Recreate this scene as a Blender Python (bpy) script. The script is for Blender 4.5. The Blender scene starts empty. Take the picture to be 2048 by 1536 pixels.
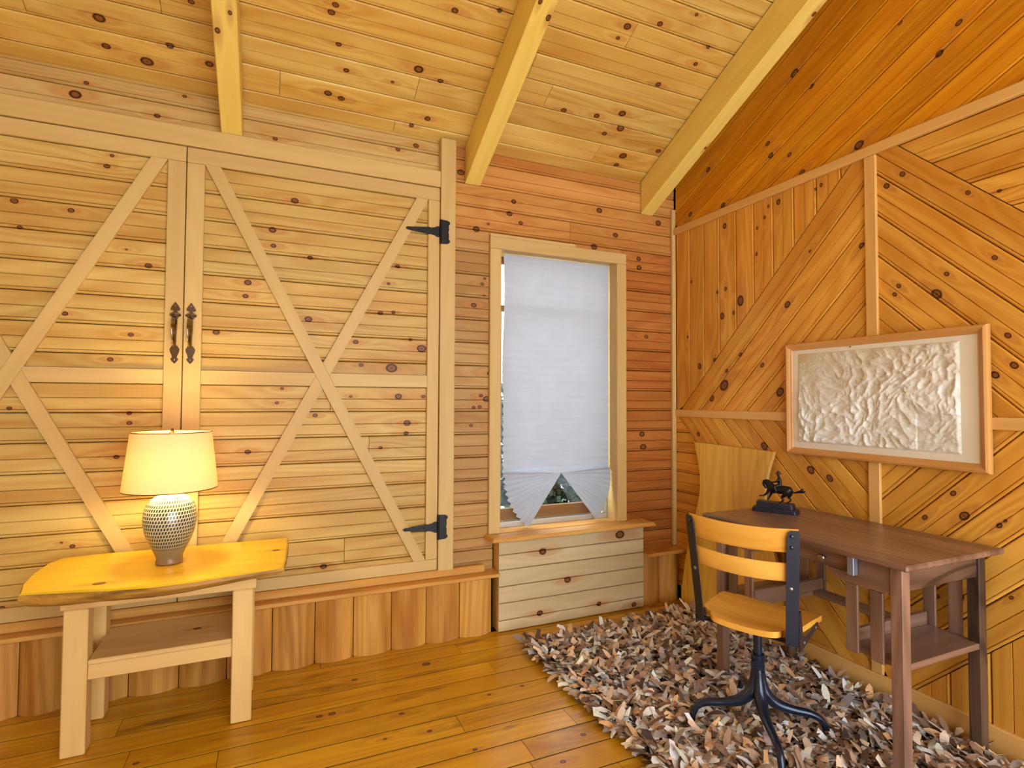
import bpy, math, random
from mathutils import Matrix, Vector, noise

# ------------------------------------------------------------------ camera
scene = bpy.context.scene
col = scene.collection
CAM_H = 1.33
def cam_axes(yaw, p, r):
    f = Vector((math.sin(yaw)*math.cos(p), math.cos(yaw)*math.cos(p), math.sin(p)))
    rt = Vector((math.cos(yaw), -math.sin(yaw), 0)); up = rt.cross(f)
    c, s = math.cos(r), math.sin(r)
    return c*rt + s*up, -s*rt + c*up, f
cd = bpy.data.cameras.new('camera'); cam = bpy.data.objects.new('camera', cd); col.objects.link(cam)
cd.sensor_width = 36; cd.sensor_fit = 'HORIZONTAL'; cd.lens = 1095.7/2048*36
cd.clip_start = .02; cd.clip_end = 200
rt, up, fw = cam_axes(.413482, .030092, .004526)
cam.matrix_world = Matrix(((rt.x, up.x, -fw.x, 0), (rt.y, up.y, -fw.y, 0), (rt.z, up.z, -fw.z, CAM_H), (0, 0, 0, 1)))
scene.camera = cam

# ------------------------------------------------------------------ world and exposure
w = bpy.data.worlds.new('world'); scene.world = w; w.use_nodes = True
bg = w.node_tree.nodes['Background']
bg.inputs[0].default_value = (.93, .995, 1.06, 1); bg.inputs[1].default_value = 3.2
vs = scene.view_settings
vs.view_transform = 'Standard'; vs.look = 'None'; vs.gamma = 1; vs.use_curve_mapping = False
vs.exposure = 1.0
LAMP_STRENGTH = 115.0

R = random.Random(7)
# ------------------------------------------------------------------ shader helpers
def lin(c):
    return tuple(((x/255)/12.92 if x/255 <= .04045 else ((x/255+.055)/1.055)**2.4) for x in c) + (1,)
class NT:
    def __init__(s, name):
        s.m = bpy.data.materials.new(name); s.m.use_nodes = True
        s.t = s.m.node_tree; s.t.nodes.clear()
        s.out = s.t.nodes.new('ShaderNodeOutputMaterial')
    def n(s, typ, **kw):
        nd = s.t.nodes.new('ShaderNode'+typ)
        for k, v in kw.items(): setattr(nd, k, v)
        return nd
    def l(s, a, b): s.t.links.new(a, b)
    def put(s, sock, v):
        if hasattr(v, 'is_linked') or hasattr(v, 'links'): s.l(v, sock)
        else: sock.default_value = v
    def math(s, op, a, b=None, c=None, clamp=False):
        nd = s.n('Math', operation=op, use_clamp=clamp)
        s.put(nd.inputs[0], a)
        if b is not None: s.put(nd.inputs[1], b)
        if c is not None: s.put(nd.inputs[2], c)
        return nd.outputs[0]
    def vmath(s, op, a, b=None):
        nd = s.n('VectorMath', operation=op); s.put(nd.inputs[0], a)
        if b is not None: s.put(nd.inputs[1], b)
        return nd.outputs[0]
    def mix(s, f, a, b, blend='MIX'):
        nd = s.n('Mix', data_type='RGBA', blend_type=blend)
        s.put(nd.inputs[0], f); s.put(nd.inputs[6], a); s.put(nd.inputs[7], b)
        return nd.outputs[2]
    def noise(s, vec, scale=1, detail=2, rough=.5, dist=0):
        nd = s.n('TexNoise'); s.l(vec, nd.inputs['Vector'])
        nd.inputs['Scale'].default_value = scale; nd.inputs['Detail'].default_value = detail
        nd.inputs['Roughness'].default_value = rough; nd.inputs['Distortion'].default_value = dist
        return nd.outputs[0]
    def ramp(s, f, stops):
        nd = s.n('ValToRGB'); s.put(nd.inputs[0], f); e = nd.color_ramp.elements
        while len(e) < len(stops): e.new(.5)
        for i, (p, c) in enumerate(stops): e[i].position = p; e[i].color = c
        return nd.outputs[0]
    def maprange(s, v, a, b, c=0, d=1, smooth=False):
        nd = s.n('MapRange'); nd.clamp = True
        if smooth: nd.interpolation_type = 'SMOOTHSTEP'
        s.put(nd.inputs[0], v)
        for i, x in enumerate((a, b, c, d)): nd.inputs[i+1].default_value = x
        return nd.outputs[0]
    def bsdf(s, color, rough=.5, metal=0, spec=.5, coat=0, coat_rough=.1, bump=None, bump_s=.2, bump_d=.002):
        b = s.n('BsdfPrincipled')
        s.put(b.inputs['Base Color'], color); s.put(b.inputs['Roughness'], rough)
        b.inputs['Metallic'].default_value = metal; b.inputs['Specular IOR Level'].default_value = spec
        b.inputs['Coat Weight'].default_value = coat; b.inputs['Coat Roughness'].default_value = coat_rough
        if bump is not None:
            bn = s.n('Bump'); bn.inputs['Strength'].default_value = bump_s; bn.inputs['Distance'].default_value = bump_d
            s.l(bump, bn.inputs['Height']); s.l(bn.outputs[0], b.inputs['Normal'])
        s.l(b.outputs[0], s.out.inputs[0]); return b

VAR = {}
def wood(name, light, dark, alt, rough=.42, var=.16, grain=1.0, knots=True, stain=0.0, spec=.25, coat=0.0, ring=1.0, fig=0.0):
    """Plank wood: grain runs along the piece's own X axis; knots come from per-object attributes."""
    if knots is True:
        kw_ = dict(rough=rough, var=var, grain=grain, stain=stain, spec=spec, coat=coat, ring=ring, fig=fig)
        full = wood(name, light, dark, alt, knots=4, **kw_)
        VAR[full.name] = {0: wood(name+' clear', light, dark, alt, knots=0, **kw_), 2: wood(name+' few knots', light, dark, alt, knots=2, **kw_), 4: full}
        return full
    t = NT(name)
    tc = t.n('TexCoord').outputs['Object']; rnd = t.n('ObjectInfo').outputs['Random']
    wn = t.n('TexWhiteNoise', noise_dimensions='1D'); t.l(rnd, wn.inputs['W'])
    off = t.n('CombineXYZ'); t.put(off.inputs[0], t.math('MULTIPLY', rnd, 91.)); t.put(off.inputs[1], t.math('MULTIPLY', rnd, 57.)); t.put(off.inputs[2], t.math('MULTIPLY', rnd, 33.))
    P = t.vmath('ADD', tc, off.outputs[0])
    n1 = t.noise(t.vmath('MULTIPLY', P, (.9, 9, 9)), 1, 2)
    n2 = t.noise(t.vmath('MULTIPLY', P, (.32, 3.4, 3.4)), 1, 1)
    n3 = t.noise(t.vmath('MULTIPLY', P, (5, 190, 190)), 1, 1)
    field = n2; kmin = None
    if knots:
        sp = t.n('SeparateXYZ'); t.l(tc, sp.inputs[0])
        for i in range(knots):
            a = t.n('Attribute', attribute_type='OBJECT', attribute_name='k%d' % i)
            s2 = t.n('SeparateXYZ'); t.l(a.outputs['Vector'], s2.inputs[0])
            r = t.math('MAXIMUM', s2.outputs[2], 1e-5)
            dx = t.math('DIVIDE', t.math('SUBTRACT', sp.outputs[0], s2.outputs[0]), t.math('MULTIPLY', r, 1.3))
            dy = t.math('DIVIDE', t.math('SUBTRACT', sp.outputs[1], s2.outputs[1]), r)
            d = t.math('SQRT', t.math('ADD', t.math('MULTIPLY', dx, dx), t.math('MULTIPLY', dy, dy)))
            dl = t.math('SQRT', t.math('ADD', t.math('MULTIPLY', t.math('MULTIPLY', dx, dx), .12), t.math('MULTIPLY', dy, dy)))
            kmin = d if kmin is None else t.math('MINIMUM', kmin, d)
            lmin = dl if i == 0 else t.math('MINIMUM', lmin, dl)
        field = t.math('ADD', n2, t.math('DIVIDE', .35, t.math('ADD', lmin, 1.2)))
    ringv = t.math('SINE', t.math('MULTIPLY', field, 95.*ring))
    v = t.math('ADD', .5, t.math('MULTIPLY', t.math('SUBTRACT', n1, .5), 1.5*grain))
    v = t.math('ADD', v, t.math('MULTIPLY', ringv, .16*grain))
    v = t.math('ADD', v, t.math('MULTIPLY', t.math('SUBTRACT', n3, .5), .45*grain), clamp=True)
    c = t.mix(v, lin(dark), lin(light))
    c = t.mix(t.math('MULTIPLY', wn.outputs[0], .75), c, t.mix(v, lin(dark), lin(alt)))
    bri = t.math('ADD', 1-var*.6, t.math('MULTIPLY', rnd, var))
    hs = t.n('HueSaturation'); t.l(c, hs.inputs['Color']); t.l(bri, hs.inputs['Value']); c = hs.outputs[0]
    if stain > 0:
        ns = t.noise(t.vmath('MULTIPLY', P, (2.2, 13, 13)), 1, 3, .6, .6)
        c = t.mix(t.math('MULTIPLY', t.maprange(ns, .56, .74), stain), c, lin((96, 52, 14)))
    if fig > 0:
        nf = t.math('SINE', t.math('MULTIPLY', t.noise(t.vmath('MULTIPLY', P, (.8, 7, 7)), 1, 0), 60.))
        c = t.mix(t.math('MULTIPLY', t.maprange(nf, .2, .9), fig), c, lin(dark))
    if knots:
        kw = t.math('ADD', kmin, t.math('MULTIPLY', t.math('SUBTRACT', n1, .5), 1.0))
        halo = t.maprange(lmin, .7, 2.2, .5, 0, True)
        c = t.mix(halo, c, lin((188, 122, 58)))
        kc = t.ramp(t.math('DIVIDE', kw, 1.3), [(0, lin((98, 56, 24))), (.3, lin((146, 92, 44))), (.46, lin((112, 64, 26))), (.62, lin((52, 22, 8))), (.85, lin((88, 42, 14)))])
        c = t.mix(t.maprange(kw, .9, 1.15, 1, 0), c, kc)
    t.bsdf(c, rough, spec=spec, coat=coat, coat_rough=.25)
    return t.m
def plain(name, c, rough=.5, metal=0, spec=.5, var=.06, scale=30, bump=0):
    t = NT(name); tc = t.n('TexCoord').outputs['Object']; nz = t.noise(tc, scale, 3)
    a = tuple(min(255, x*(1+var)) for x in c); b = tuple(x*(1-var) for x in c)
    t.bsdf(t.mix(nz, lin(b), lin(a)), rough, metal, spec, bump=nz if bump else None, bump_s=bump)
    return t.m

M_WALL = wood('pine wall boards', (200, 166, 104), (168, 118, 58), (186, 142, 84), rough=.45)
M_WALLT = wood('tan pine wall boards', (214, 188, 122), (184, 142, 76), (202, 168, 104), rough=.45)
M_WALLA = wood('wall boards in orange light', (214, 160, 88), (178, 114, 48), (200, 142, 72), rough=.45)  # same wall pine; orange light above the window put into the colour
M_WALLR = wood('wall boards in reddish light', (198, 134, 66), (156, 86, 30), (180, 110, 48), rough=.45)  # same wall pine; redder light right of the window put into the colour
M_DOOR = wood('pale pine door boards', (216, 192, 116), (186, 140, 66), (206, 170, 92), rough=.42)
M_TRIM = wood('clear pine trim', (218, 192, 130), (198, 162, 98), (210, 178, 114), rough=.45, knots=False, grain=.55, var=.08)
M_TRIMR = wood('amber pine trim', (238, 194, 118), (212, 156, 82), (226, 176, 100), rough=.42, knots=False, grain=.55, var=.08)
M_CEIL = wood('pine ceiling boards', (230, 206, 120), (198, 148, 62), (220, 176, 84), rough=.42)
M_BEAM = wood('golden beam timber', (246, 224, 124), (226, 190, 84), (236, 206, 102), rough=.4, knots=True, grain=.6, var=.08)
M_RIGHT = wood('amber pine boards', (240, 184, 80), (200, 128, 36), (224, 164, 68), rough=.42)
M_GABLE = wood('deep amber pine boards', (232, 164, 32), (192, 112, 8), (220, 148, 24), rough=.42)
M_FLOOR = wood('honey pine floor', (228, 178, 38), (188, 130, 16), (214, 160, 28), rough=.3, stain=.75, spec=.35, coat=.15)
M_LOG = wood('orange log slab', (224, 172, 82), (172, 110, 40), (206, 146, 70), rough=.45, knots=False, stain=.35, grain=1.2, var=.25)
M_PALE = wood('pale added wall boards', (240, 224, 182), (214, 188, 136), (228, 208, 162), knots=False)  # for the added unseen walls, pale so they bounce more daylight
M_BOX = wood('pale box boards', (222, 204, 164), (196, 170, 122), (210, 188, 146), rough=.5, grain=.8, var=.1)
M_SILL = wood('sill board', (228, 180, 100), (198, 138, 62), (216, 164, 84), rough=.4, knots=False, var=.1)
M_BTOP = wood('yellow slab', (242, 206, 52), (218, 168, 28), (234, 192, 42), rough=.3, var=.05, grain=.7, coat=.15)
M_BENCH = wood('pale bench timber', (236, 204, 136), (212, 170, 100), (226, 188, 116), rough=.45, var=.1, grain=.7)
M_DESK = wood('dark stained oak', (164, 128, 106), (98, 70, 56), (144, 110, 90), rough=.33, knots=False, var=.12, spec=.5, coat=.15, grain=1.1)
M_OAK = wood('dark figured oak', (128, 98, 78), (52, 36, 28), (112, 84, 64), rough=.4, knots=False, var=.1, fig=.7)
M_SEAT = wood('worn seat birch', (252, 204, 100), (224, 154, 50), (242, 184, 78), rough=.35, knots=False, var=.06, grain=.8, spec=.4)
M_PANEL = wood('honey bent panel', (252, 212, 100), (212, 156, 54), (240, 190, 78), rough=.4, knots=False, var=.05, grain=1.0, stain=.3)
M_EDGE = wood('bark brown live edge', (196, 146, 60), (96, 62, 30), (150, 104, 50), knots=False, grain=1.4, stain=.6)
M_PEDGE = wood('pale panel edge', (226, 190, 110), (204, 160, 80), (220, 180, 100), knots=False, grain=.5)
M_FRAME = wood('light frame wood', (222, 170, 100), (192, 130, 62), (210, 154, 84), rough=.35, knots=False, var=.06, grain=.7, spec=.5)
M_SASH = wood('brown sash rail', (150, 112, 66), (112, 78, 42), (136, 98, 56), knots=False, var=.05)
M_BACK = plain('dark backing', (26, 12, 5), .9)
M_BLACK = plain('black forged iron', (16, 15, 15), .45, .3, .5, .2, 60, .3)
M_STEEL = plain('blue black enamel', (28, 40, 62), .22, .4, .8)
M_RUBBER = plain('black rubber', (14, 14, 14), .6)
M_RIVET = plain('bare steel rivet', (150, 155, 165), .3, .9)
M_CHROME = plain('polished dark nickel', (150, 140, 135), .12, 1.0)
M_KNOB = plain('aged pewter', (150, 140, 128), .25, .9)
M_CLIP = plain('grey metal bracket', (150, 160, 182), .4, .6)
M_ALU = plain('aluminium track', (196, 196, 190), .4, .5)
M_WHITE = plain('white enamel', (236, 232, 220), .4)
M_BRASS = plain('brass fitting', (150, 120, 70), .3, 1)
M_BRONZE = plain('dark bronze', (34, 30, 34), .32, .55, .5, .35, 40)
M_BBASE = plain('blue grey bronze base', (44, 46, 62), .4, .5, .5, .4, 50, .3)
M_MAT = plain('cream mat board', (232, 222, 200), .7, var=.02)
def mk_glass():
    t = NT('window glass'); g = t.n('BsdfGlass'); g.inputs['Roughness'].default_value = 0; g.inputs['IOR'].default_value = 1.45
    tr = t.n('BsdfTransparent'); mx = t.n('MixShader'); mx.inputs[0].default_value = .93
    gl = t.n('BsdfGlossy'); gl.inputs['Roughness'].default_value = .02
    t.l(gl.outputs[0], mx.inputs[1]); t.l(tr.outputs[0], mx.inputs[2]); t.l(mx.outputs[0], t.out.inputs[0]); return t.m
M_GLASS = mk_glass()
def mk_cloth(name, c, tl, trans=.5, weave=0):
    t = NT(name); d = t.n('BsdfDiffuse'); tr = t.n('BsdfTranslucent'); m = t.n('MixShader'); m.inputs[0].default_value = trans
    tc = t.n('TexCoord').outputs['Object']
    nz = t.noise(t.vmath('MULTIPLY', tc, (1, 1, 1)), 260 if weave else 8, 2)
    f = t.maprange(nz, .3, .7, .93, 1.0)
    cc = t.n('Mix', data_type='RGBA', blend_type='MULTIPLY'); cc.inputs[0].default_value = 1; cc.inputs[6].default_value = lin(c); t.l(f, cc.inputs[7])
    t.l(cc.outputs[2], d.inputs[0]); tr.inputs[0].default_value = lin(tl)
    t.l(d.outputs[0], m.inputs[1]); t.l(tr.outputs[0], m.inputs[2]); t.l(m.outputs[0], t.out.inputs[0]); return t.m
M_BLIND = mk_cloth('white pleated paper', (186, 194, 204), (220, 228, 242), .07)
M_SHADE = mk_cloth('cream linen shade', (240, 218, 170), (232, 152, 84), .13, 1)
def mk_vcol(name, rough=.7, trans=0):
    t = NT(name); a = t.n('Attribute', attribute_name='tint'); tc = t.n('TexCoord').outputs['Object']
    nz = t.noise(tc, 90, 2); c = t.mix(1.0, a.outputs['Color'], t.ramp(nz, [(.3, (.8, .8, .8, 1)), (.7, (1, 1, 1, 1))]), 'MULTIPLY')
    t.bsdf(c, rough, spec=.25); return t.m
M_LEATHER = mk_vcol('leather scraps', .75)
M_RELIEF = mk_vcol('plaster relief', .75)
M_LEAF = mk_vcol('glossy leaves', .45)
M_RUGBASE = plain('brown rug backing', (70, 52, 40), .9)
def mk_emit(name, c, s):
    t = NT(name); e = t.n('Emission'); e.inputs[0].default_value = c; e.inputs[1].default_value = s; t.l(e.outputs[0], t.out.inputs[0]); return t.m
M_BULB = mk_emit('lit bulb', (1.0, .85, .50, 1), LAMP_STRENGTH)
def mk_vase():
    """Stoneware with chattered rows: dark glaze dashes cut through a pale slip, bare clay at the foot."""
    t = NT('chattered stoneware'); tc = t.n('TexCoord').outputs['Object']
    s = t.n('SeparateXYZ'); t.l(tc, s.inputs[0])
    ang = t.math('ARCTAN2', s.outputs[1], s.outputs[0]); z = s.outputs[2]
    row = t.math('MULTIPLY', z, 68.); rf = t.math('FRACT', row); ri = t.math('FLOOR', row)
    u = t.math('ADD', t.math('MULTIPLY', ang, 8.6), t.math('ADD', t.math('MULTIPLY', ri, .37), t.math('MULTIPLY', rf, -.35)))
    uf = t.math('ABSOLUTE', t.math('SUBTRACT', t.math('FRACT', u), .5))
    nz = t.noise(tc, 60, 2)
    dash = t.math('MULTIPLY', t.maprange(t.math('ADD', uf, t.math('MULTIPLY', nz, .1)), .34, .42, 1, 0), t.math('MULTIPLY', t.maprange(rf, .08, .2), t.maprange(rf, .82, .95, 1, 0)))
    zone = t.maprange(z, .055, .075)
    pale = t.mix(t.maprange(z, .05, .24), lin((150, 138, 104)), lin((226, 222, 196)))
    c = t.mix(dash, pale, lin((48, 58, 54)))
    c = t.mix(zone, lin((132, 116, 82)), c)
    c = t.mix(t.maprange(z, .012, .018), lin((150, 112, 84)), c)
    t.bsdf(c, .22, spec=.6, coat=.4, coat_rough=.08, bump=dash, bump_s=-.5, bump_d=.002); return t.m
M_VASE = mk_vase()

# ------------------------------------------------------------------ mesh helpers
WM = {}
I4 = Matrix.Identity(4)
def reg(o, M, parent=None):
    WM[o.name] = M.copy(); col.objects.link(o)
    if parent is not None:
        o.parent = parent; o.matrix_parent_inverse = I4; o.matrix_basis = WM[parent.name].inverted() @ M
    else: o.matrix_basis = M
    return o
def tag(o, label=None, cat=None, group=None, kind=None):
    if label: o['label'] = label
    if cat: o['category'] = cat
    if group: o['group'] = group
    if kind: o['kind'] = kind
    return o
def empty(name, loc, label=None, cat=None, group=None, kind=None, M=None):
    o = bpy.data.objects.new(name, None); o.empty_display_size = .05
    reg(o, M if M is not None else Matrix.Translation(loc)); return tag(o, label, cat, group, kind)
def frame(g, up=None):
    g = Vector(g).normalized()
    u = Vector(up) if up is not None else (Vector((0, 0, 1)) if abs(g.z) < .9 else Vector((0, 1, 0)))
    y = u.cross(g).normalized(); z = g.cross(y)
    return Matrix(((g.x, y.x, z.x, 0), (g.y, y.y, z.y, 0), (g.z, y.z, z.z, 0), (0, 0, 0, 1)))
GR = {'x': frame((1, 0, 0)), 'y': frame((0, 1, 0)), 'z': frame((0, 0, 1))}
def add(name, V, F, parent=None, mat=None, grain='x', M=I4, smooth=False, cols=None, sharp=None):
    """V in M-space; the object's own X axis is put along the grain, its origin at the piece's middle."""
    V = [Vector(v) for v in V]
    lo = Vector([min(v[i] for v in V) for i in range(3)]); hi = Vector([max(v[i] for v in V) for i in range(3)])
    G = GR[grain] if isinstance(grain, str) else frame(grain)
    L = Matrix.Translation((lo+hi)/2) @ G; Li = L.inverted()
    me = bpy.data.meshes.new(name); me.from_pydata([tuple(Li @ v) for v in V], [], F); me.update()
    if smooth:
        me.polygons.foreach_set('use_smooth', [True]*len(me.polygons))
        if sharp: me.set_sharp_from_angle(angle=math.radians(sharp))
    if mat: me.materials.append(mat)
    if cols is not None:
        a = me.color_attributes.new('tint', 'FLOAT_COLOR', 'POINT')
        a.data.foreach_set('color', [x for c in cols for x in c])
    o = bpy.data.objects.new(name, me)
    return reg(o, M @ L, parent)
def cbox(lo, hi, b=.002):
    x0, y0, z0 = lo; x1, y1, z1 = hi
    b = min(b, (x1-x0)*.45, (y1-y0)*.45, (z1-z0)*.45)
    V = []; idx = {}
    for sx in (0, 1):
        for sy in (0, 1):
            for sz in (0, 1):
                c = (x0 if not sx else x1, y0 if not sy else y1, z0 if not sz else z1)
                d = (1-2*sx, 1-2*sy, 1-2*sz)
                for ax in range(3):
                    p = [c[i] + (d[i]*b if i != ax else 0) for i in range(3)]
                    idx[sx, sy, sz, ax] = len(V); V.append(p)
    F = []
    def g(ax, s, a, b_):
        k = [0, 0, 0]; k[ax] = s; o = [i for i in range(3) if i != ax]; k[o[0]] = a; k[o[1]] = b_; return tuple(k)
    for ax in range(3):
        for s in (0, 1):
            f = [idx[g(ax, s, a, b_)+(ax,)] for a, b_ in ((0, 0), (1, 0), (1, 1), (0, 1))]
            flip = (s == 0) ^ (ax == 1)
            F.append(f[::-1] if flip else f)
    def kk(d):
        return (d[0], d[1], d[2])
    for ax in range(3):           # edges along ax
        o = [i for i in range(3) if i != ax]
        for a in (0, 1):
            for b_ in (0, 1):
                k0 = [0]*3; k0[o[0]] = a; k0[o[1]] = b_; k1 = list(k0); k1[ax] = 1
                q = [idx[kk(k0)+(o[0],)], idx[kk(k1)+(o[0],)], idx[kk(k1)+(o[1],)], idx[kk(k0)+(o[1],)]]
                F.append(q)
    for sx in (0, 1):
        for sy in (0, 1):
            for sz in (0, 1): F.append([idx[sx, sy, sz, i] for i in range(3)])
    c = Vector(((x0+x1)/2, (y0+y1)/2, (z0+z1)/2)); G = []
    for f in F:
        p = [Vector(V[i]) for i in f]; n = (p[1]-p[0]).cross(p[2]-p[0]); m = sum(p, Vector())/len(p)
        G.append(f if n.dot(m-c) >= 0 else f[::-1])
    return V, G
def box(name, lo, hi, parent, mat, grain='x', b=.002, M=I4):
    V, F = cbox(lo, hi, b); return add(name, V, F, parent, mat, grain, M)
def merge(*parts):
    V = []; F = []
    for v, f in parts:
        n = len(V); V += list(v); F += [[i+n for i in q] for q in f]
    return V, F
def prism(poly, t0, t1, axes='xz'):
    """Extrude a 2D outline (counter-clockwise) along the remaining axis."""
    n = len(poly); V = []
    for t in (t0, t1):
        for p in poly:
            V.append({'xz': (p[0], t, p[1]), 'yz': (t, p[0], p[1]), 'xy': (p[0], p[1], t)}[axes])
    F = [list(range(n)), list(range(n, 2*n))[::-1]] + [[i, n+i, n+(i+1) % n, (i+1) % n] for i in range(n)]
    c = sum((Vector(v) for v in V), Vector())/len(V)
    a = Vector(V[F[0][0]]); nn = sum(((Vector(V[i]) - c).cross(Vector(V[j]) - c) for i, j in zip(F[0], F[0][1:]+F[0][:1])), Vector())
    if nn.dot(a - c) < 0: F = [f[::-1] for f in F]
    return V, F
def lathe(prof, n=32, c=(0, 0, 0), cap=True):
    V = []; F = []
    for r, z in prof:
        for i in range(n):
            a = 2*math.pi*i/n; V.append((c[0]+r*math.cos(a), c[1]+r*math.sin(a), c[2]+z))
    for k in range(len(prof)-1):
        for i in range(n): F.append([k*n+i, k*n+(i+1) % n, (k+1)*n+(i+1) % n, (k+1)*n+i])
    if cap: F.append(list(range(n))[::-1]); F.append([(len(prof)-1)*n+i for i in range(n)])
    return V, F
def tube(pts, rad, n=10, flat=None):
    pts = [Vector(p) for p in pts]; V = []; F = []
    if not isinstance(rad, (list, tuple)): rad = [rad]*len(pts)
    u = None
    for i, p in enumerate(pts):
        d = (pts[min(i+1, len(pts)-1)]-pts[max(i-1, 0)]).normalized()
        if u is None: u = d.orthogonal().normalized()
        else: u = (u - d*u.dot(d)).normalized()
        v = d.cross(u); r = rad[i]; ra, rb = r if isinstance(r, tuple) else (r, r)
        for k in range(n):
            a = 2*math.pi*k/n; V.append(tuple(p + u*ra*math.cos(a) + v*rb*math.sin(a)))
    for i in range(len(pts)-1):
        for k in range(n): F.append([i*n+k, i*n+(k+1) % n, (i+1)*n+(k+1) % n, (i+1)*n+k])
    F.append(list(range(n))[::-1]); F.append([(len(pts)-1)*n+k for k in range(n)])
    return V, F
def smooth_path(P, k=5):
    P = [Vector(p) for p in P]; out = []
    for i in range(len(P)-1):
        p0 = P[max(i-1, 0)]; p1 = P[i]; p2 = P[i+1]; p3 = P[min(i+2, len(P)-1)]
        for j in range(k):
            t = j/k; out.append(.5*((2*p1)+(p2-p0)*t+(2*p0-5*p1+4*p2-p3)*t*t+(3*p1-p0-3*p2+p3)*t**3))
    out.append(P[-1]); return out
def lerp_list(L, n):
    out = []
    for i in range(n):
        x = i/(n-1)*(len(L)-1); a = int(min(x, len(L)-2)); f = x-a
        p, q = L[a], L[a+1]
        if isinstance(p, tuple) != isinstance(q, tuple):
            p = p if isinstance(p, tuple) else (p, p); q = q if isinstance(q, tuple) else (q, q)
        out.append(tuple(p[j]*(1-f)+q[j]*f for j in range(len(p))) if isinstance(p, tuple) else p*(1-f)+q*f)
    return out

def interval(P, y):
    xs = []
    for i in range(len(P)):
        (x0, y0), (x1, y1) = P[i], P[(i+1) % len(P)]
        if (y0-y)*(y1-y) <= 0 and y0 != y1: xs.append(x0+(x1-x0)*(y-y0)/(y1-y0))
    return (min(xs), max(xs)) if len(xs) > 1 else None
def boards(parent, M, poly, ang, pitch, off, mat, T=.018, knots=(), cuts=None, maxlen=None, style='cg', gap=.0036, name='plank'):
    """Lay tongue-and-groove boards over a convex outline, each board an object of its own."""
    ca, sa = math.cos(ang), math.sin(ang)
    P = [(ca*u+sa*v, -sa*u+ca*v) for u, v in poly]
    K = [(ca*u+sa*v, -sa*u+ca*v, r) for u, v, r in knots]
    vmin = min(p[1] for p in P)+1e-4; vmax = max(p[1] for p in P)-1e-4
    k = math.floor((vmin-off)/pitch); made = []
    while off+k*pitch < vmax:
        lo = off+k*pitch+gap/2; hi = off+(k+1)*pitch-gap/2; k += 1
        l, h = max(lo, vmin), min(hi, vmax)
        if h-l < .005: continue
        md = (lo+hi)/2; c = .005
        if style == 'cg': pr = [(lo, -c), (lo+c, 0), (lo+.0105, 0), (lo+.0125, -.0065), (lo+.0145, 0), (md-.0025, 0), (md, -.0065), (md+.0025, 0), (hi-c, 0), (hi, -c)]
        elif style == 'v': pr = [(lo, -c), (lo+c, 0), (hi-c, 0), (hi, -c)]
        else: pr = [(lo, 0), (lo+.03, 0), (hi-.03, 0), (hi, 0)]
        def zat(y):
            for (a, za), (b, zb) in zip(pr, pr[1:]):
                if a <= y <= b: return za+(zb-za)*(y-a)/(b-a)
            return 0
        ins = [(y, z) for y, z in pr if l < y < h]
        pf = [(l, -T), (l, zat(l))] + ins + [(h, zat(h)), (h, -T)]
        iv = [interval(P, min(max(y, vmin), vmax)) for y, z in pf]
        if any(i is None for i in iv): continue
        xa = min(i[0] for i in iv); xb = max(i[1] for i in iv)
        S = [xa, xb]
        rowk = k-1
        if cuts and rowk in cuts: S = [xa]+[x for x in cuts[rowk] if xa+.05 < x < xb-.05]+[xb]
        elif maxlen and xb-xa > maxlen*.8:
            S = [xa]; x = xa+R.uniform(.25, 1)*maxlen
            while x < xb-.35: S.append(x); x += R.uniform(.6, 1.25)*maxlen
            S.append(xb)
        for s0, s1 in zip(S, S[1:]):
            g0 = .0011 if s0 > xa else 0; g1 = .0011 if s1 < xb else 0
            A = []; B = []
            cx, cy = (s0+s1)/2, (l+h)/2
            for (y, z), (i0, i1) in zip(pf, iv):
                a = max(i0, s0+g0); b = min(i1, s1-g1)
                if b < a: a = b = (a+b)/2
                A.append((a-cx, y-cy, z)); B.append((b-cx, y-cy, z))
            n = len(pf)
            F = [[i, n+i, n+i+1, i+1] for i in range(n-1)] + [list(range(n)), [n+i for i in range(n)][::-1]]
            me = bpy.data.meshes.new(name); me.from_pydata(A+B, [], F); me.update()
            o = bpy.data.objects.new(name, me)
            W = M @ Matrix.Rotation(ang, 4, 'Z') @ Matrix.Translation((cx, cy, 0))
            reg(o, W, parent)
            kk = [(x-cx, y-cy, r) for x, y, r in K if s0-.01 < x < s1+.01 and l-r*.9 < y < h+r*.9]
            kk.sort(key=lambda q: -q[2])
            for i, q in enumerate(kk[:4]): o['k%d' % i] = [float(v) for v in q]
            vr = VAR.get(mat.name); me.materials.append(mat if not vr else vr[0 if not kk else 2 if len(kk) < 3 else 4])
            made.append(o)
    return made
def rot(cols, o):
    return Matrix([[cols[0][i], cols[1][i], cols[2][i], o[i]] for i in range(3)] + [[0, 0, 0, 1]])

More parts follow.
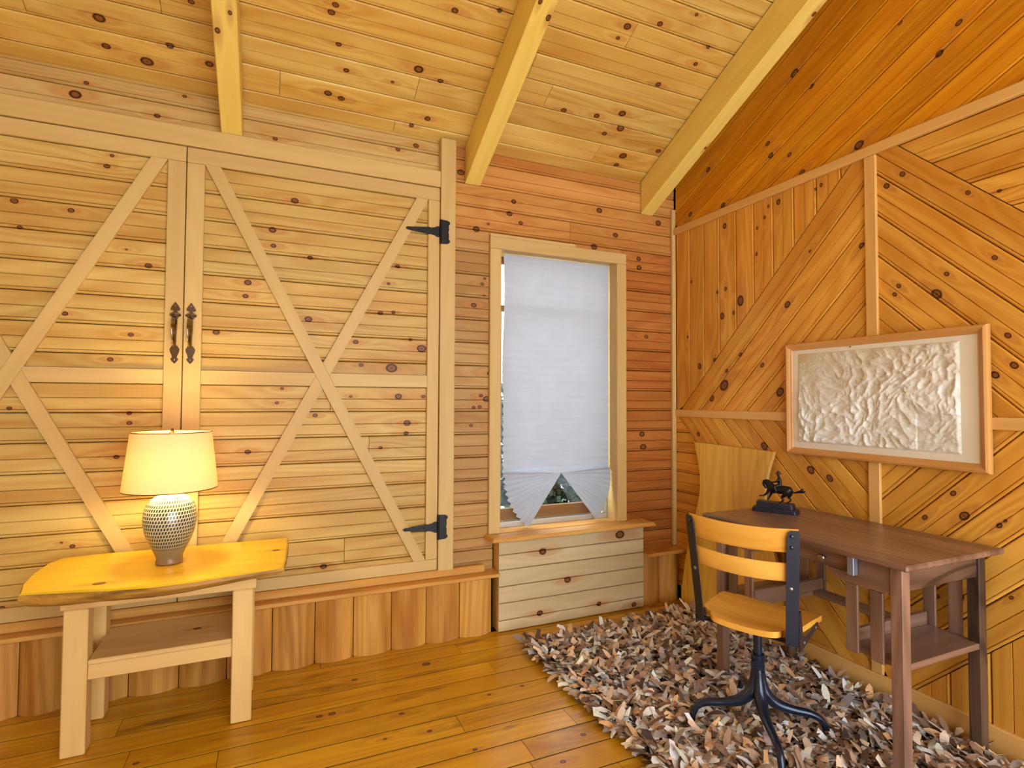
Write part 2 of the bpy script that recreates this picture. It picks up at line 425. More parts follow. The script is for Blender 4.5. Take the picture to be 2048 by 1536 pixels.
# knots measured on each surface: (along, across, radius) in metres
KN_ceil=[(-0.689,0.273,0.0178),(-0.542,0.117,0.0194),(-0.44,0.218,0.0128),(-0.722,0.308,0.0067),(-0.993,0.19,0.0099),(-0.952,0.17,0.0087),(-0.689,0.149,0.0124),(-0.289,0.173,0.0152),(-0.336,0.441,0.0088),(0.014,0.197,0.0082),(0.237,0.157,0.0133),(-0.448,0.125,0.0095),(0.216,0.556,0.0109),(0.23,0.593,0.0096),(0.261,0.42,0.0102),(0.309,0.301,0.012),(0.302,0.144,0.0116),(0.743,0.715,0.0126),(0.944,0.773,0.0107),(0.647,0.395,0.0193),(0.768,0.363,0.013),(0.535,0.297,0.0078),(0.996,0.274,0.0099),(0.757,0.133,0.0127),(0.681,0.07,0.0127),(0.574,0.209,0.0093),(0.846,0.194,0.0086),(1.59,0.88,0.0144),(1.574,0.817,0.0096),(1.749,0.938,0.012),(1.944,0.652,0.0135),(1.476,0.464,0.0129),(1.486,0.371,0.0133),(1.695,0.386,0.0155),(1.84,0.437,0.0181),(1.886,0.345,0.0187),(1.805,0.288,0.0115),(1.47,0.216,0.0082),(1.627,0.108,0.0116),(1.644,0.192,0.01),(2.015,0.171,0.0199),(2.011,0.094,0.0124),(2.229,0.255,0.0109),(1.782,1.038,0.0071),(1.908,1.03,0.0073),(1.749,0.939,0.0096),(2.087,0.91,0.0091),(2.08,0.812,0.0106),(1.944,0.652,0.0135),(2.082,0.469,0.0087),(2.229,0.255,0.0125)]
KN_wall=[(-0.83,2.696,0.0189),(-0.791,2.759,0.0077),(-0.406,2.786,0.0077),(-0.516,2.667,0.0096),(-0.546,2.717,0.0046),(0.157,2.826,0.0102),(-0.004,2.658,0.0086),(0.622,2.722,0.0102),(0.723,2.764,0.0118),(0.989,2.658,0.014),(1.327,2.536,0.0136),(1.489,2.516,0.0079),(1.936,2.57,0.0181),(2.411,2.552,0.0174),(1.299,2.459,0.0156),(1.374,2.412,0.0122),(1.162,2.378,0.0072),(1.087,2.335,0.016),(2.062,2.425,0.0161),(1.897,2.326,0.0172),(2.247,2.286,0.0148),(2.251,2.228,0.0167),(2.308,1.764,0.0112),(2.271,1.109,0.0191),(2.28,1.024,0.0191),(2.539,1.788,0.0157),(1.142,2.049,0.0071),(1.126,2.015,0.0085),(1.139,1.947,0.0057),(1.074,1.886,0.0112),(1.178,1.489,0.0143),(1.069,1.372,0.0083),(1.122,1.357,0.0098),(1.157,1.338,0.016),(1.078,1.288,0.0097),(1.115,1.292,0.0098),(1.063,1.184,0.0083),(1.177,1.167,0.01)]
KN_door=[(0.404,1.637,0.0116),(0.76,1.616,0.0188),(0.697,1.662,0.0075),(0.674,1.57,0.0062),(0.434,1.515,0.0082),(0.595,1.502,0.0211),(0.601,1.807,0.0086),(0.532,1.799,0.0108),(0.573,1.962,0.0086),(0.622,2.063,0.0112),(0.735,2.144,0.0103),(0.634,1.349,0.0149),(0.382,1.347,0.0069),(0.772,1.35,0.0089),(0.683,1.204,0.014),(0.678,1.148,0.0112),(0.541,1.073,0.0084),(-0.116,1.906,0.0131),(-0.125,1.838,0.0104),(-0.249,1.652,0.0133),(0.167,1.743,0.0132),(-0.009,2.182,0.0136),(-0.003,2.102,0.0109),(0.093,2.345,0.0131),(0.171,2.061,0.011),(0.048,1.385,0.0073),(0.025,1.313,0.0073),(0.207,1.249,0.0087),(-0.102,1.072,0.0104),(-1.022,2.175,0.0099),(-0.826,2.163,0.0084),(-0.844,2.126,0.0064),(-1.002,2.063,0.0076),(-0.532,1.946,0.0097),(-0.837,1.703,0.0097),(-0.593,1.623,0.0078),(-0.668,1.507,0.0084),(-0.618,2.012,0.0043),(-1.017,1.287,0.0077),(-0.59,1.22,0.0089),(-0.592,1.264,0.0086),(-0.636,1.067,0.0088),(-0.682,2.435,0.0069),(-0.7,2.383,0.0094),(-1.025,2.177,0.0086),(-0.826,0.703,0.0048),(-0.787,0.684,0.0083),(0.259,0.475,0.0122),(-1.021,0.45,0.009)]
KN_right=[(-2.417,1.928,0.0232),(-2.538,2.411,0.0153),(-2.147,2.43,0.013),(-2.214,2.428,0.0076),(-2.24,2.372,0.0077),(-2.293,2.327,0.0065),(-2.299,2.178,0.0078),(-2.833,2.123,0.0075),(-2.604,2.012,0.0085),(-2.533,2.02,0.0111),(-2.097,1.854,0.0148),(-1.959,2.11,0.0059),(-1.688,2.069,0.012),(-1.891,2.432,0.0081),(-1.923,2.423,0.007),(-1.694,2.553,0.0187),(-1.999,2.536,0.0124),(-2.214,2.784,0.0115),(-2.196,2.711,0.0127),(-2.074,2.664,0.011),(-2.552,2.545,0.014),(-2.84,2.579,0.0136),(-2.674,2.814,0.016),(-2.561,2.594,0.0084),(-2.551,1.428,0.0263),(-2.654,1.348,0.0147),(-2.563,1.857,0.0169),(-2.473,1.865,0.0095),(-2.872,1.759,0.0075),(-2.759,1.557,0.0152),(-2.631,1.589,0.0099),(-2.424,1.608,0.0107),(-2.531,1.517,0.011),(-2.266,1.536,0.0115),(-2.15,1.384,0.0213),(-2.617,1.278,0.0098),(-2.776,1.117,0.0117),(-1.373,1.784,0.0163),(-1.524,1.846,0.009),(-1.542,1.811,0.0091),(-1.589,1.858,0.0062),(-1.335,1.86,0.0093),(-1.135,1.584,0.0096),(-1.118,1.47,0.0117),(-1.178,1.436,0.0127),(-1.171,1.888,0.0078),(-1.273,1.69,0.0063),(-1.969,0.98,0.018),(-2.258,1.079,0.0164),(-1.864,0.952,0.0135),(-1.327,0.961,0.01),(-1.434,0.843,0.0099),(-1.29,0.878,0.014),(-1.175,0.863,0.0096),(-1.156,0.884,0.0059),(-1.5,2.339,0.01),(-1.569,2.311,0.0113),(-1.254,2.17,0.0072),(-1.152,2.141,0.0061),(-1.346,2.79,0.0132),(-1.274,2.877,0.0104),(-2.039,3.093,0.0159),(-1.937,2.969,0.0118),(-1.853,2.955,0.008),(-1.839,2.893,0.0091),(-1.499,3.021,0.0091),(-1.143,0.603,0.0067),(-1.309,0.55,0.0124),(-1.392,0.526,0.0083)]
KN_box=[(1.491,0.434,0.0196),(2.038,0.484,0.0253),(1.659,0.246,0.0191),(1.472,0.075,0.017),(1.883,0.071,0.0149),(2.145,0.03,0.0141)]
KN_floor=[(0.736,2.739,0.0157),(0.384,2.721,0.0111),(0.528,2.351,0.0095),(0.43,2.204,0.0071),(0.604,2.185,0.0102),(1.092,2.356,0.0084),(0.923,2.346,0.0081),(0.732,2.003,0.0077),(1.006,1.809,0.0083),(1.16,1.921,0.0081),(0.257,2.467,0.0115),(0.206,2.468,0.0098),(-0.431,2.417,0.0082)]

# ------------------------------------------------------------------ the room shell
YB, XR, ZC, SL = 3.01, 2.54, 2.81, .48
TH = math.atan(SL); CT, ST = math.cos(TH), math.sin(TH)
X0L, YN = -2.3, -1.7
M_F = I4.copy()
M_B = rot(((1, 0, 0), (0, 0, 1), (0, -1, 0)), (0, YB, 0))
M_D = rot(((1, 0, 0), (0, 0, 1), (0, -1, 0)), (0, 2.985, 0))
M_R = rot(((0, -1, 0), (0, 0, 1), (-1, 0, 0)), (XR, 0, 0))
M_C = rot(((1, 0, 0), (0, -CT, ST), (0, -ST, -CT)), (0, YB, ZC))

def shell(name, parts, mat, M=I4, loc=(0, 0, 0)):
    V, F = merge(*[cbox(a, b, .0005) for a, b in parts])
    return tag(add(name, V, F, None, mat, 'x', M), kind='structure')

# floor
floor = shell('floor', [((X0L, YN, -.09), (2.68, 3.15, -.0014))], M_BACK)
boards(floor, M_F, [(X0L, YN), (2.535, YN), (2.535, 2.965), (X0L, 2.965)], 0, .1305, 2.902-.1305*40, M_FLOOR, .02, KN_floor, None, 1.9, 'flat', .0065)
tag(floor, 'honey coloured pine plank floor running along the back wall')
# ceiling with its beams
ceiling = shell('ceiling', [((X0L, -.15, -.12), (2.68, 5.35, -.0205))], M_BACK, M_C)
boards(ceiling, M_C, [(X0L, 0), (2.545, 0), (2.545, 5.2), (X0L, 5.2)], 0, .139, .077-.139, M_CEIL, .02, KN_ceil, None, 2.6, 'cg')
tag(ceiling, 'sloping knotty pine board ceiling with exposed beams')
for i, (a, b, zb) in enumerate([(-1.505, -1.41, 2.6), (-.244, -.152, 2.602), (1.013, 1.108, 2.594), (2.262, 2.358, 2.592)]):
    ye = -1.58
    poly = [(3.004, ZC-.004), (3.004, zb), (ye, zb+SL*(3.004-ye)), (ye, ZC-.004+SL*(3.004-ye))]
    c = .004
    V = []; F = []
    (y0, t0), (y1, b0), (y2, b1), (y3, t1) = poly
    for (y, zt, z_) in ((y0, t0, b0), (y3, t1, b1)):
        V += [(a, y, zt), (a, y, z_+c), (a+c, y, z_), (b-c, y, z_), (b, y, z_+c), (b, y, zt)]
    F = [[k, k+1, 7+k, 6+k] for k in range(5)] + [[5, 4, 3, 2, 1, 0], [6, 7, 8, 9, 10, 11]]
    o = add('beam', V, F, ceiling, M_BEAM, (0, -CT, ST))
    for j in range(3 if i else 0):
        o['k%d' % j] = [R.uniform(-2.2, -1.0), R.choice((-.03, .02, .035)), R.uniform(.008, .014)]
# back wall
wall_back = shell('wall_back', [((X0L, YB+.0205, -.09), (1.2, 3.16, 3.1)), ((2.1, YB+.0205, -.09), (2.68, 3.16, 3.1)), ((1.2, YB+.0205, -.09), (2.1, 3.16, .53)), ((1.2, YB+.0205, 2.245), (2.1, 3.16, 3.1))], M_BACK)
tag(wall_back, 'knotty pine back wall with a log slab plinth')
offz = 1.933-.1335*20
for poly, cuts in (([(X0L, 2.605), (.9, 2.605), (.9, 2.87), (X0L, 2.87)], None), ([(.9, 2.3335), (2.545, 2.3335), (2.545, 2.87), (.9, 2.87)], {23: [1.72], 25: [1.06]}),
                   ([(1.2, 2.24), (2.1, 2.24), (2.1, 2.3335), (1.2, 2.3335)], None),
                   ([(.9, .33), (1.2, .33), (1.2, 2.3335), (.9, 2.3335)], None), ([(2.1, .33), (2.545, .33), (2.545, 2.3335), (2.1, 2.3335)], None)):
    boards(wall_back, M_B, poly, 0, .1335, offz, M_WALLR if poly[0][0] > 2 else M_WALLT if poly[0][0] < 0 else M_WALLA if poly[0][1] > 2 else M_WALL, .02, KN_wall, cuts, None, 'cg')  # board colour per region carries the redder light to the right
# log slabs of the plinth
def slab(x0, x1, z1=.327):
    n = 7; V = []; F = []
    wob = R.uniform(-.008, .008)
    for z in (0.001, z1):
        V += [(x0+.002, 3.025, z)]
        for i in range(n):
            t = i/(n-1); x = x0+.002+(x1-x0-.004)*t
            y = 2.982-.044*math.sin(math.pi*(.08+.84*t))**.8
            V.append((x, y+wob*(z > .1)*.5, z))
        V += [(x1-.002, 3.025, z)]
    m = n+2
    F = [[i, i+1, m+i+1, m+i] for i in range(m-1)] + [list(range(m))[::-1], [m+i for i in range(m)]]
    add('log_slab', V, F, wall_back, M_LOG, 'z')
lx = [-2.28, -2.08, -1.9, -1.7, -1.52, -1.33, -1.14, -.952, -.80, -.566, -.372, -.175, .022, .22, .409, .605, .794, .985, 1.178]
for a, b in zip(lx, lx[1:]): slab(a, b)
for a, b in zip((2.225, 2.371), (2.371, 2.532)): slab(a, b)
# right wall
wall_right = shell('wall_right', [((XR+.0205, YN, -.09), (2.68, 3.16, 5.3))], M_BACK)
tag(wall_right, 'amber pine gable wall laid in a large diamond of boards')
q = math.sqrt(2); A45 = math.pi/4
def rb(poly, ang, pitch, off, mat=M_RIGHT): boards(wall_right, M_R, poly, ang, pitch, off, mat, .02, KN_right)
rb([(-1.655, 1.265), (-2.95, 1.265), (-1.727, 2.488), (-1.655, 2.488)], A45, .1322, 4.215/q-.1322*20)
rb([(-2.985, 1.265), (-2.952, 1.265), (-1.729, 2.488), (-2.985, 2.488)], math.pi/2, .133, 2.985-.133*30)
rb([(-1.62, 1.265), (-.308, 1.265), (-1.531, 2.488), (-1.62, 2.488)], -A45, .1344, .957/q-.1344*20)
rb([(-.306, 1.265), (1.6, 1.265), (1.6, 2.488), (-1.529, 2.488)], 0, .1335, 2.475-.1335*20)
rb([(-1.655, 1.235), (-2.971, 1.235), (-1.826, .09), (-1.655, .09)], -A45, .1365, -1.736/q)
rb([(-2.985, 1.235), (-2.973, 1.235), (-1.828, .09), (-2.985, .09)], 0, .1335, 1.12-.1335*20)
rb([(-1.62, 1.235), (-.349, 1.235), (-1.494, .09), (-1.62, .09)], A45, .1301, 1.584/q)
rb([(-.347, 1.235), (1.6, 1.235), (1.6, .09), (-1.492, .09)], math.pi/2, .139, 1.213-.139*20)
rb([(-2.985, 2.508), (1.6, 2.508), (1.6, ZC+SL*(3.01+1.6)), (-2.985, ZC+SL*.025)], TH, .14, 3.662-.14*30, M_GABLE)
# unseen walls, added to shape daylight: left closed, opening behind the camera
tag(shell('wall_left_added', [((-2.42, YN, -.09), (X0L, 3.16, 5.3))], M_PALE), 'added plain pine wall on the left, out of the picture, blocking daylight')
tag(shell('wall_front_added', [((X0L, YN-.1, -.09), (-.5, YN, 5.3)), ((-.5, YN-.1, 2.8), (2.68, YN, 5.3))], M_PALE), 'added plain pine wall behind the viewer, its wide opening shaped to let daylight in')
# trim
def trim(n, lo, hi, mat, grain, label, b=.003):
    return tag(box('trim_%d' % n, lo, hi, None, mat, grain, b), label, kind='structure')
trim(1, (X0L, 2.957, 2.530), (.855, YB+.002, 2.621), M_TRIM, 'x', 'plain pine header board above the double doors')
trim(2, (.857, 2.957, .352), (.944, YB+.002, 2.815), M_TRIM, 'z', 'upright pine post carrying the strap hinges')
trim(3, (X0L, 2.898, .328), (1.206, YB+.015, .348), M_SILL, 'x', 'narrow ledge board above the log slabs left of the window')
trim(4, (2.222, 2.885, .328), (2.545, YB+.015, .350), M_SILL, 'x', 'short ledge board above the log slabs in the corner')
trim(5, (X0L, 2.952, .3485), (1.135, 2.984, .3905), M_SILL, 'x', 'rounded strip lying along the ledge under the doors', .008)
trim(6, (XR-.024, YN, 2.474), (XR+.002, 2.985, 2.521), M_TRIMR, 'y', 'long horizontal pine rail under the gable boards', .005)
trim(7, (XR-.014, 1.611, .105), (XR+.002, 1.664, 2.474), M_TRIMR, 'z', 'upright pine batten through the middle of the diamond', .003)
trim(8, (XR-.014, 1.664, 1.226), (XR+.002, 2.985, 1.274), M_TRIMR, 'y', 'short horizontal batten from the corner to the map', .003)
trim(9, (XR-.014, YN, 1.226), (XR+.002, 1.611, 1.274), M_TRIMR, 'y', 'horizontal batten right of the map', .003)
trim(10, (2.512, 2.982, .351), (XR+.002, YB+.002, 2.655), M_TRIM, 'z', 'slim pale corner strip between back and right wall', .006)
tag(box('baseboard_right', (XR-.018, YN, .0015), (XR+.002, 2.93, .105), None, M_TRIMR, 'y', .004), 'pale pine baseboard along the right wall', kind='structure')

# ------------------------------------------------------------------ double doors
def clip(poly, p, n):
    """Keep the part of poly with (x-p).n >= 0."""
    out = []
    for i in range(len(poly)):
        a, b = poly[i], poly[(i+1) % len(poly)]
        da = (a[0]-p[0])*n[0]+(a[1]-p[1])*n[1]; db = (b[0]-p[0])*n[0]+(b[1]-p[1])*n[1]
        if da >= 0: out.append(a)
        if da*db < 0:
            t = da/(da-db); out.append((a[0]+(b[0]-a[0])*t, a[1]+(b[1]-a[1])*t))
    return out
FX0, FX1, FZ0, FZ1 = -.308, .787, .452, 2.452
FY0, FY1 = 2.9845, 2.966
def bevel_prism(name, poly, parent, mat, grain):
    V, F = prism(poly, FY0, FY1, 'xz'); return add(name, V, F, parent, mat, grain)
def door(idx, mirror, label):
    mx = (lambda x: -.770-x) if mirror else (lambda x: x)
    def mp(poly): return [(mx(x), z) for x, z in poly]
    d = shell('door_%d' % idx, [((min(mx(-.383), mx(.853)), 3.004, .392), (max(mx(-.383), mx(.853)), 3.009, 2.526))], M_BACK)
    tag(d, label)
    a, b = sorted((mx(-.383), mx(.853)))
    boards(d, M_D, [(a, .392), (b, .392), (b, 2.526), (a, 2.526)], 0, .132, 1.928-.132*20, M_DOOR, .018, KN_door, {13: [.48], 15: [.28], 9: [.36]} if not mirror else {14: [-1.13]}, None, 'cg')
    wh = .066; dg = (FX1-wh-FX0, FZ0-FZ1)
    b1 = [(FX0, FZ1), (FX0+wh, FZ1), (FX1, FZ0), (FX1-wh, FZ0)]
    b2 = [(FX0, FZ0), (FX0+wh, FZ0), (FX1, FZ1), (FX1-wh, FZ1)]
    nr = (-dg[1], dg[0]); nl = (dg[1], -dg[0])      # right / left of the long brace
    gr1 = (mx(dg[0])-mx(0), 0, dg[1]); gr2 = (mx(dg[0])-mx(0), 0, -dg[1])
    bevel_prism('brace', mp(b1), d, M_TRIM, gr1)
    up_ = clip(b2, (FX0+wh+.001, FZ1), nr); dn = clip(b2, (FX0-.001, FZ1), nl)
    bevel_prism('brace', mp(up_), d, M_TRIM, gr2); bevel_prism('brace', mp(dn), d, M_TRIM, gr2)
    mr = [(FX0, 1.400), (FX1, 1.400), (FX1, 1.466), (FX0, 1.466)]
    d2 = (dg[0], -dg[1]); n2r = (-d2[1], d2[0]); n2l = (d2[1], -d2[0])
    left = clip(clip(mr, (FX0-.001, FZ1), nl), (FX0-.001, FZ0), n2r)
    right = clip(clip(mr, (FX0+wh+.001, FZ1), nr), (FX0+wh+.001, FZ0), n2l)
    bevel_prism('rail', mp(left), d, M_TRIM, 'x'); bevel_prism('rail', mp(right), d, M_TRIM, 'x')
    for (x0, x1, z0, z1, g, nm) in ((-.383, .853, FZ1+.001, 2.526, 'x', 'rail'), (-.383, .853, .392, FZ0-.001, 'x', 'rail'), (-.383, FX0-.001, FZ0, FZ1, 'z', 'stile'), (FX1+.001, .853, FZ0, FZ1, 'z', 'stile')):
        p, r_ = sorted((mx(x0), mx(x1))); box(nm, (p, FY1, z0), (r_, FY0, z1), d, M_TRIM, g, .0025)
    # handle
    hx = mx(-.353)
    def poly_half(pts, cz): return [(hx+x, cz+z) for x, z in pts] + [(hx-x, cz+z) for x, z in pts[::-1] if x > 0]
    top = [(0, .062), (.012, .044), (.020, .028), (.017, .022), (.006, .019), (.009, .014), (.023, .004), (.023, -.003), (.012, -.012), (.009, -.022), (0, -.022)]
    bot = [(0, .033), (.010, .030), (.020, .012), (.018, 0), (.011, -.018), (.009, -.026), (.016, -.034), (.010, -.044), (0, -.055)]
    parts = [prism(poly_half(top, 1.722)[::-1], FY1, FY1-.004, 'xz'), prism(poly_half(bot, 1.549)[::-1], FY1, FY1-.004, 'xz')]
    parts.append(tube([(hx-.022, FY1-.004, 1.722), (hx-.012, FY1-.010, 1.726), (hx, FY1-.013, 1.728), (hx+.012, FY1-.010, 1.726), (hx+.022, FY1-.004, 1.722)], [.003, .006, .007, .006, .003], 8))
    V, F = merge(*parts); h = add('handle', V, F, d, M_CHROME, 'z')
    path = smooth_path([(hx, FY1-.003, 1.712), (hx, FY1-.022, 1.700), (hx, FY1-.034, 1.670), (hx, FY1-.036, 1.640), (hx, FY1-.028, 1.607), (hx, FY1-.012, 1.584), (hx, FY1-.004, 1.572)], 4)
    V, F = tube(path, lerp_list([(.004, .010), (.005, .0145), (.005, .0155), (.005, .014), (.005, .0115), (.005, .009), (.004, .007)], len(path)), 10)
    add('grip', V, F, h, M_CHROME, 'z', smooth=True, sharp=50)
    for z in (1.766, 1.513):
        V, F = lathe([(.0038, 0), (.003, .002), (.0015, .0028)], 8); Mx = Matrix.Translation((hx, FY1-.004, z)) @ Matrix.Rotation(math.pi/2, 4, 'X')
        add('screw', V, F, h, M_RIVET, 'x', Mx)
    return d
door_1 = door(1, False, 'right leaf of the pine barn doors with black strap hinges')
door_2 = door(2, True, 'left leaf of the pine barn doors, cut by the frame edge')
def hinge(z):
    strap = [(.851, .030), (.836, .030), (.822, .022), (.800, .018), (.786, .021), (.772, .018), (.690, .009), (.672, .009), (.662, .004), (.660, 0)]
    pts = [(x, z+h) for x, h in strap] + [(x, z-h) for x, h in strap[::-1][1:]]
    plate = [(.858, .068), (.896, .066), (.908, .058), (.909, .048), (.902, .040), (.903, .010), (.899, 0)]
    pp = [(x, z+h) for x, h in plate] + [(x, z-h) for x, h in plate[::-1][1:]]
    V, F = merge(prism(pts, FY1-.0005, FY1-.005, 'xz'), prism(pp, 2.9565, 2.9515, 'xz'), tube([(.8555, 2.953, z-.068), (.8555, 2.953, z+.068)], .006, 8))
    h = add('hinge', V, F, door_1, M_BLACK, 'x'); h['label'] = 'black iron strap hinge'
    for x, dz, y in ((.676, 0, FY1-.005), (.775, 0, FY1-.005), (.835, .014, FY1-.005), (.835, -.014, FY1-.005), (.893, .054, 2.9515), (.893, -.054, 2.9515)):
        V, F = lathe([(.0042, 0), (.0034, .0015), (.0012, .0022)], 8)
        add('screw', V, F, h, M_BLACK, 'x', Matrix.Translation((x, y, z+dz)) @ Matrix.Rotation(math.pi/2, 4, 'X'))
hinge(2.276); hinge(.628)

# ------------------------------------------------------------------ window
win = shell('window_1', [((1.2, 3.012, 2.236), (2.1, 3.2, 2.2448)), ((1.2005, 3.012, .552), (1.2375, 3.2, 2.236)), ((2.0595, 3.012, .552), (2.0995, 3.2, 2.236))], M_TRIM)
tag(win, 'narrow double hung window with a pale pine surround')
box('casing', (1.168, 2.985, .552), (1.2385, YB+.002, 2.229), win, M_TRIM, 'z', .003)
box('casing', (2.0585, 2.985, .552), (2.131, YB+.002, 2.229), win, M_TRIM, 'z', .003)
box('casing', (1.168, 2.985, 2.2295), (2.131, YB+.002, 2.300), win, M_TRIM, 'x', .003)
box('casing', (1.168, 2.986, 2.3003), (1.745, YB+.002, 2.319), win, M_TRIM, 'x', .003)
# sashes: lower one inside, upper one behind it
box('track', (1.238, 3.105, .5525), (2.059, 3.135, .586), win, M_ALU, 'x', .003)
for x0, x1 in ((1.2385, 1.262), (2.036, 2.0585)): box('track', (x0, 3.105, .586), (x1, 3.135, 2.235), win, M_ALU, 'z', .003)
for nm, lo, hi, g in (('sash_rail', (1.262, 3.1355, .586), (2.036, 3.165, .662), 'x'), ('sash_rail', (1.262, 3.1355, 1.885), (2.036, 3.165, 1.925), 'x'), ('sash_stile', (1.262, 3.1355, .662), (1.305, 3.165, 1.885), 'z'), ('sash_stile', (1.993, 3.1355, .662), (2.036, 3.165, 1.885), 'z'),
                      ('sash_stile', (1.262, 3.166, 1.90), (1.305, 3.195, 2.235), 'z'), ('sash_stile', (1.993, 3.166, 1.90), (2.036, 3.195, 2.235), 'z'), ('sash_rail', (1.305, 3.166, 2.19), (1.993, 3.195, 2.235), 'x')):
    box(nm, lo, hi, win, M_SASH, g, .004)
box('pane', (1.3, 3.148, .66), (1.998, 3.152, 1.888), win, M_GLASS, 'x', .0005)
box('pane', (1.3, 3.178, 1.90), (1.998, 3.182, 2.192), win, M_GLASS, 'x', .0005)

# ------------------------------------------------------------------ boxed sill under the window
bx = empty('window_box', (1.714, 2.96, 0), 'pale pine board box with a moulded sill board under the window', 'box')
zl = [.003, .066, .163, .258, .353, .439, .5245]
for i in range(6):
    M_X = rot(((1, 0, 0), (0, 0, 1), (0, -1, 0)), (0, 2.93, 0))
    boards(bx, M_X, [(1.209, zl[i]), (2.2185, zl[i]), (2.2185, zl[i+1]), (1.209, zl[i+1])], 0, zl[i+1]-zl[i], zl[i], M_BOX, .02, KN_box, None, None, 'v')
for x0, x1 in ((1.2095, 1.228), (2.2, 2.218)): box('side_panel', (x0, 2.951, .003), (x1, 3.028, .524), bx, M_SILL, 'z', .002)
prof = [(2.872, .536), (2.872, .530), (2.884, .5255), (3.10, .5255), (3.10, .551), (2.884, .551), (2.876, .545)]
def sill():
    x0, x1 = 1.148, 2.276; V = []; n = len(prof)
    for x, s in ((x0, 1), (x1, -1)):
        for y, z in prof: V.append((x + s*(0 if z < .54 else .010), y, z))
    F = [[i, (i+1) % n, n+(i+1) % n, n+i] for i in range(n)] + [list(range(n))[::-1], [n+i for i in range(n)]]
    # the outer ears stop at the wall face
    V2 = [(x, min(y, 3.0085) if (x < 1.2 or x > 2.1) else y, z) for x, y, z in V]
    return add('sill_board', V2, F, bx, M_SILL, 'x')
sill()
box('inner_sill', (1.2385, 2.986, .5515), (2.0585, 3.104, .5545), bx, M_SILL, 'x', .001)

# ------------------------------------------------------------------ pleated blind
def blind():
    b = empty('pleated_blind', (1.67, 3.085, .56), 'white pleated paper blind with its bottom pinned up into two fans', 'blind')
    V = []; F = []
    ax, az, Y = 1.686, .873, 3.08; XL, XRt = 1.292, 2.052
    zs = []; z = 2.232; k = 0
    rows = 58; dz = (2.232-az)/rows; nx = 12
    for i in range(rows+1):
        zz = 2.232-i*dz; t = i/rows
        amp = .0012+.006*t**2; s = 1 if i % 2 else -1
        e = .0055*max(0, t-.45)*s
        for j in range(nx+1):
            u = j/nx; x = (XL-e)+(XRt+e - XL+e)*u
            x += .012*math.sin(t*9)*(1-u)*(t < .6)*.5
            V.append((x, Y+amp*s-.006*math.exp(-((x-ax)/.07)**2)*t**4, zz))
    for i in range(rows):
        for j in range(nx):
            a = i*(nx+1)+j; F.append([a, a+nx+1, a+nx+2, a+1])
    add('pleats', V, F, b, M_BLIND, 'x')
    for sgn, r0, r1, a0, a1 in ((-1, .394, .394, math.pi-.06, math.pi+.925), (1, .364, .400, .06, -.900)):
        V = []; F = []; n = 20; m = 7
        for i in range(n+1):
            t = i/n; an = a0+(a1-a0)*t; r = r0+(r1-r0)*t; s = 1 if i % 2 else -1
            r += .005*s
            for j in range(m+1):
                u = j/m; rr = .004+(r-.004)*u
                V.append((ax+math.cos(an)*rr, Y+s*(.010*u)-.010*t*u-.019, az+math.sin(an)*rr))
        for i in range(n):
            for j in range(m):
                a = i*(m+1)+j; q_ = [a, a+1, a+m+2, a+m+1]; F.append(q_ if sgn < 0 else q_[::-1])
        add('fan', V, F, b, M_BLIND, 'x')
blind()

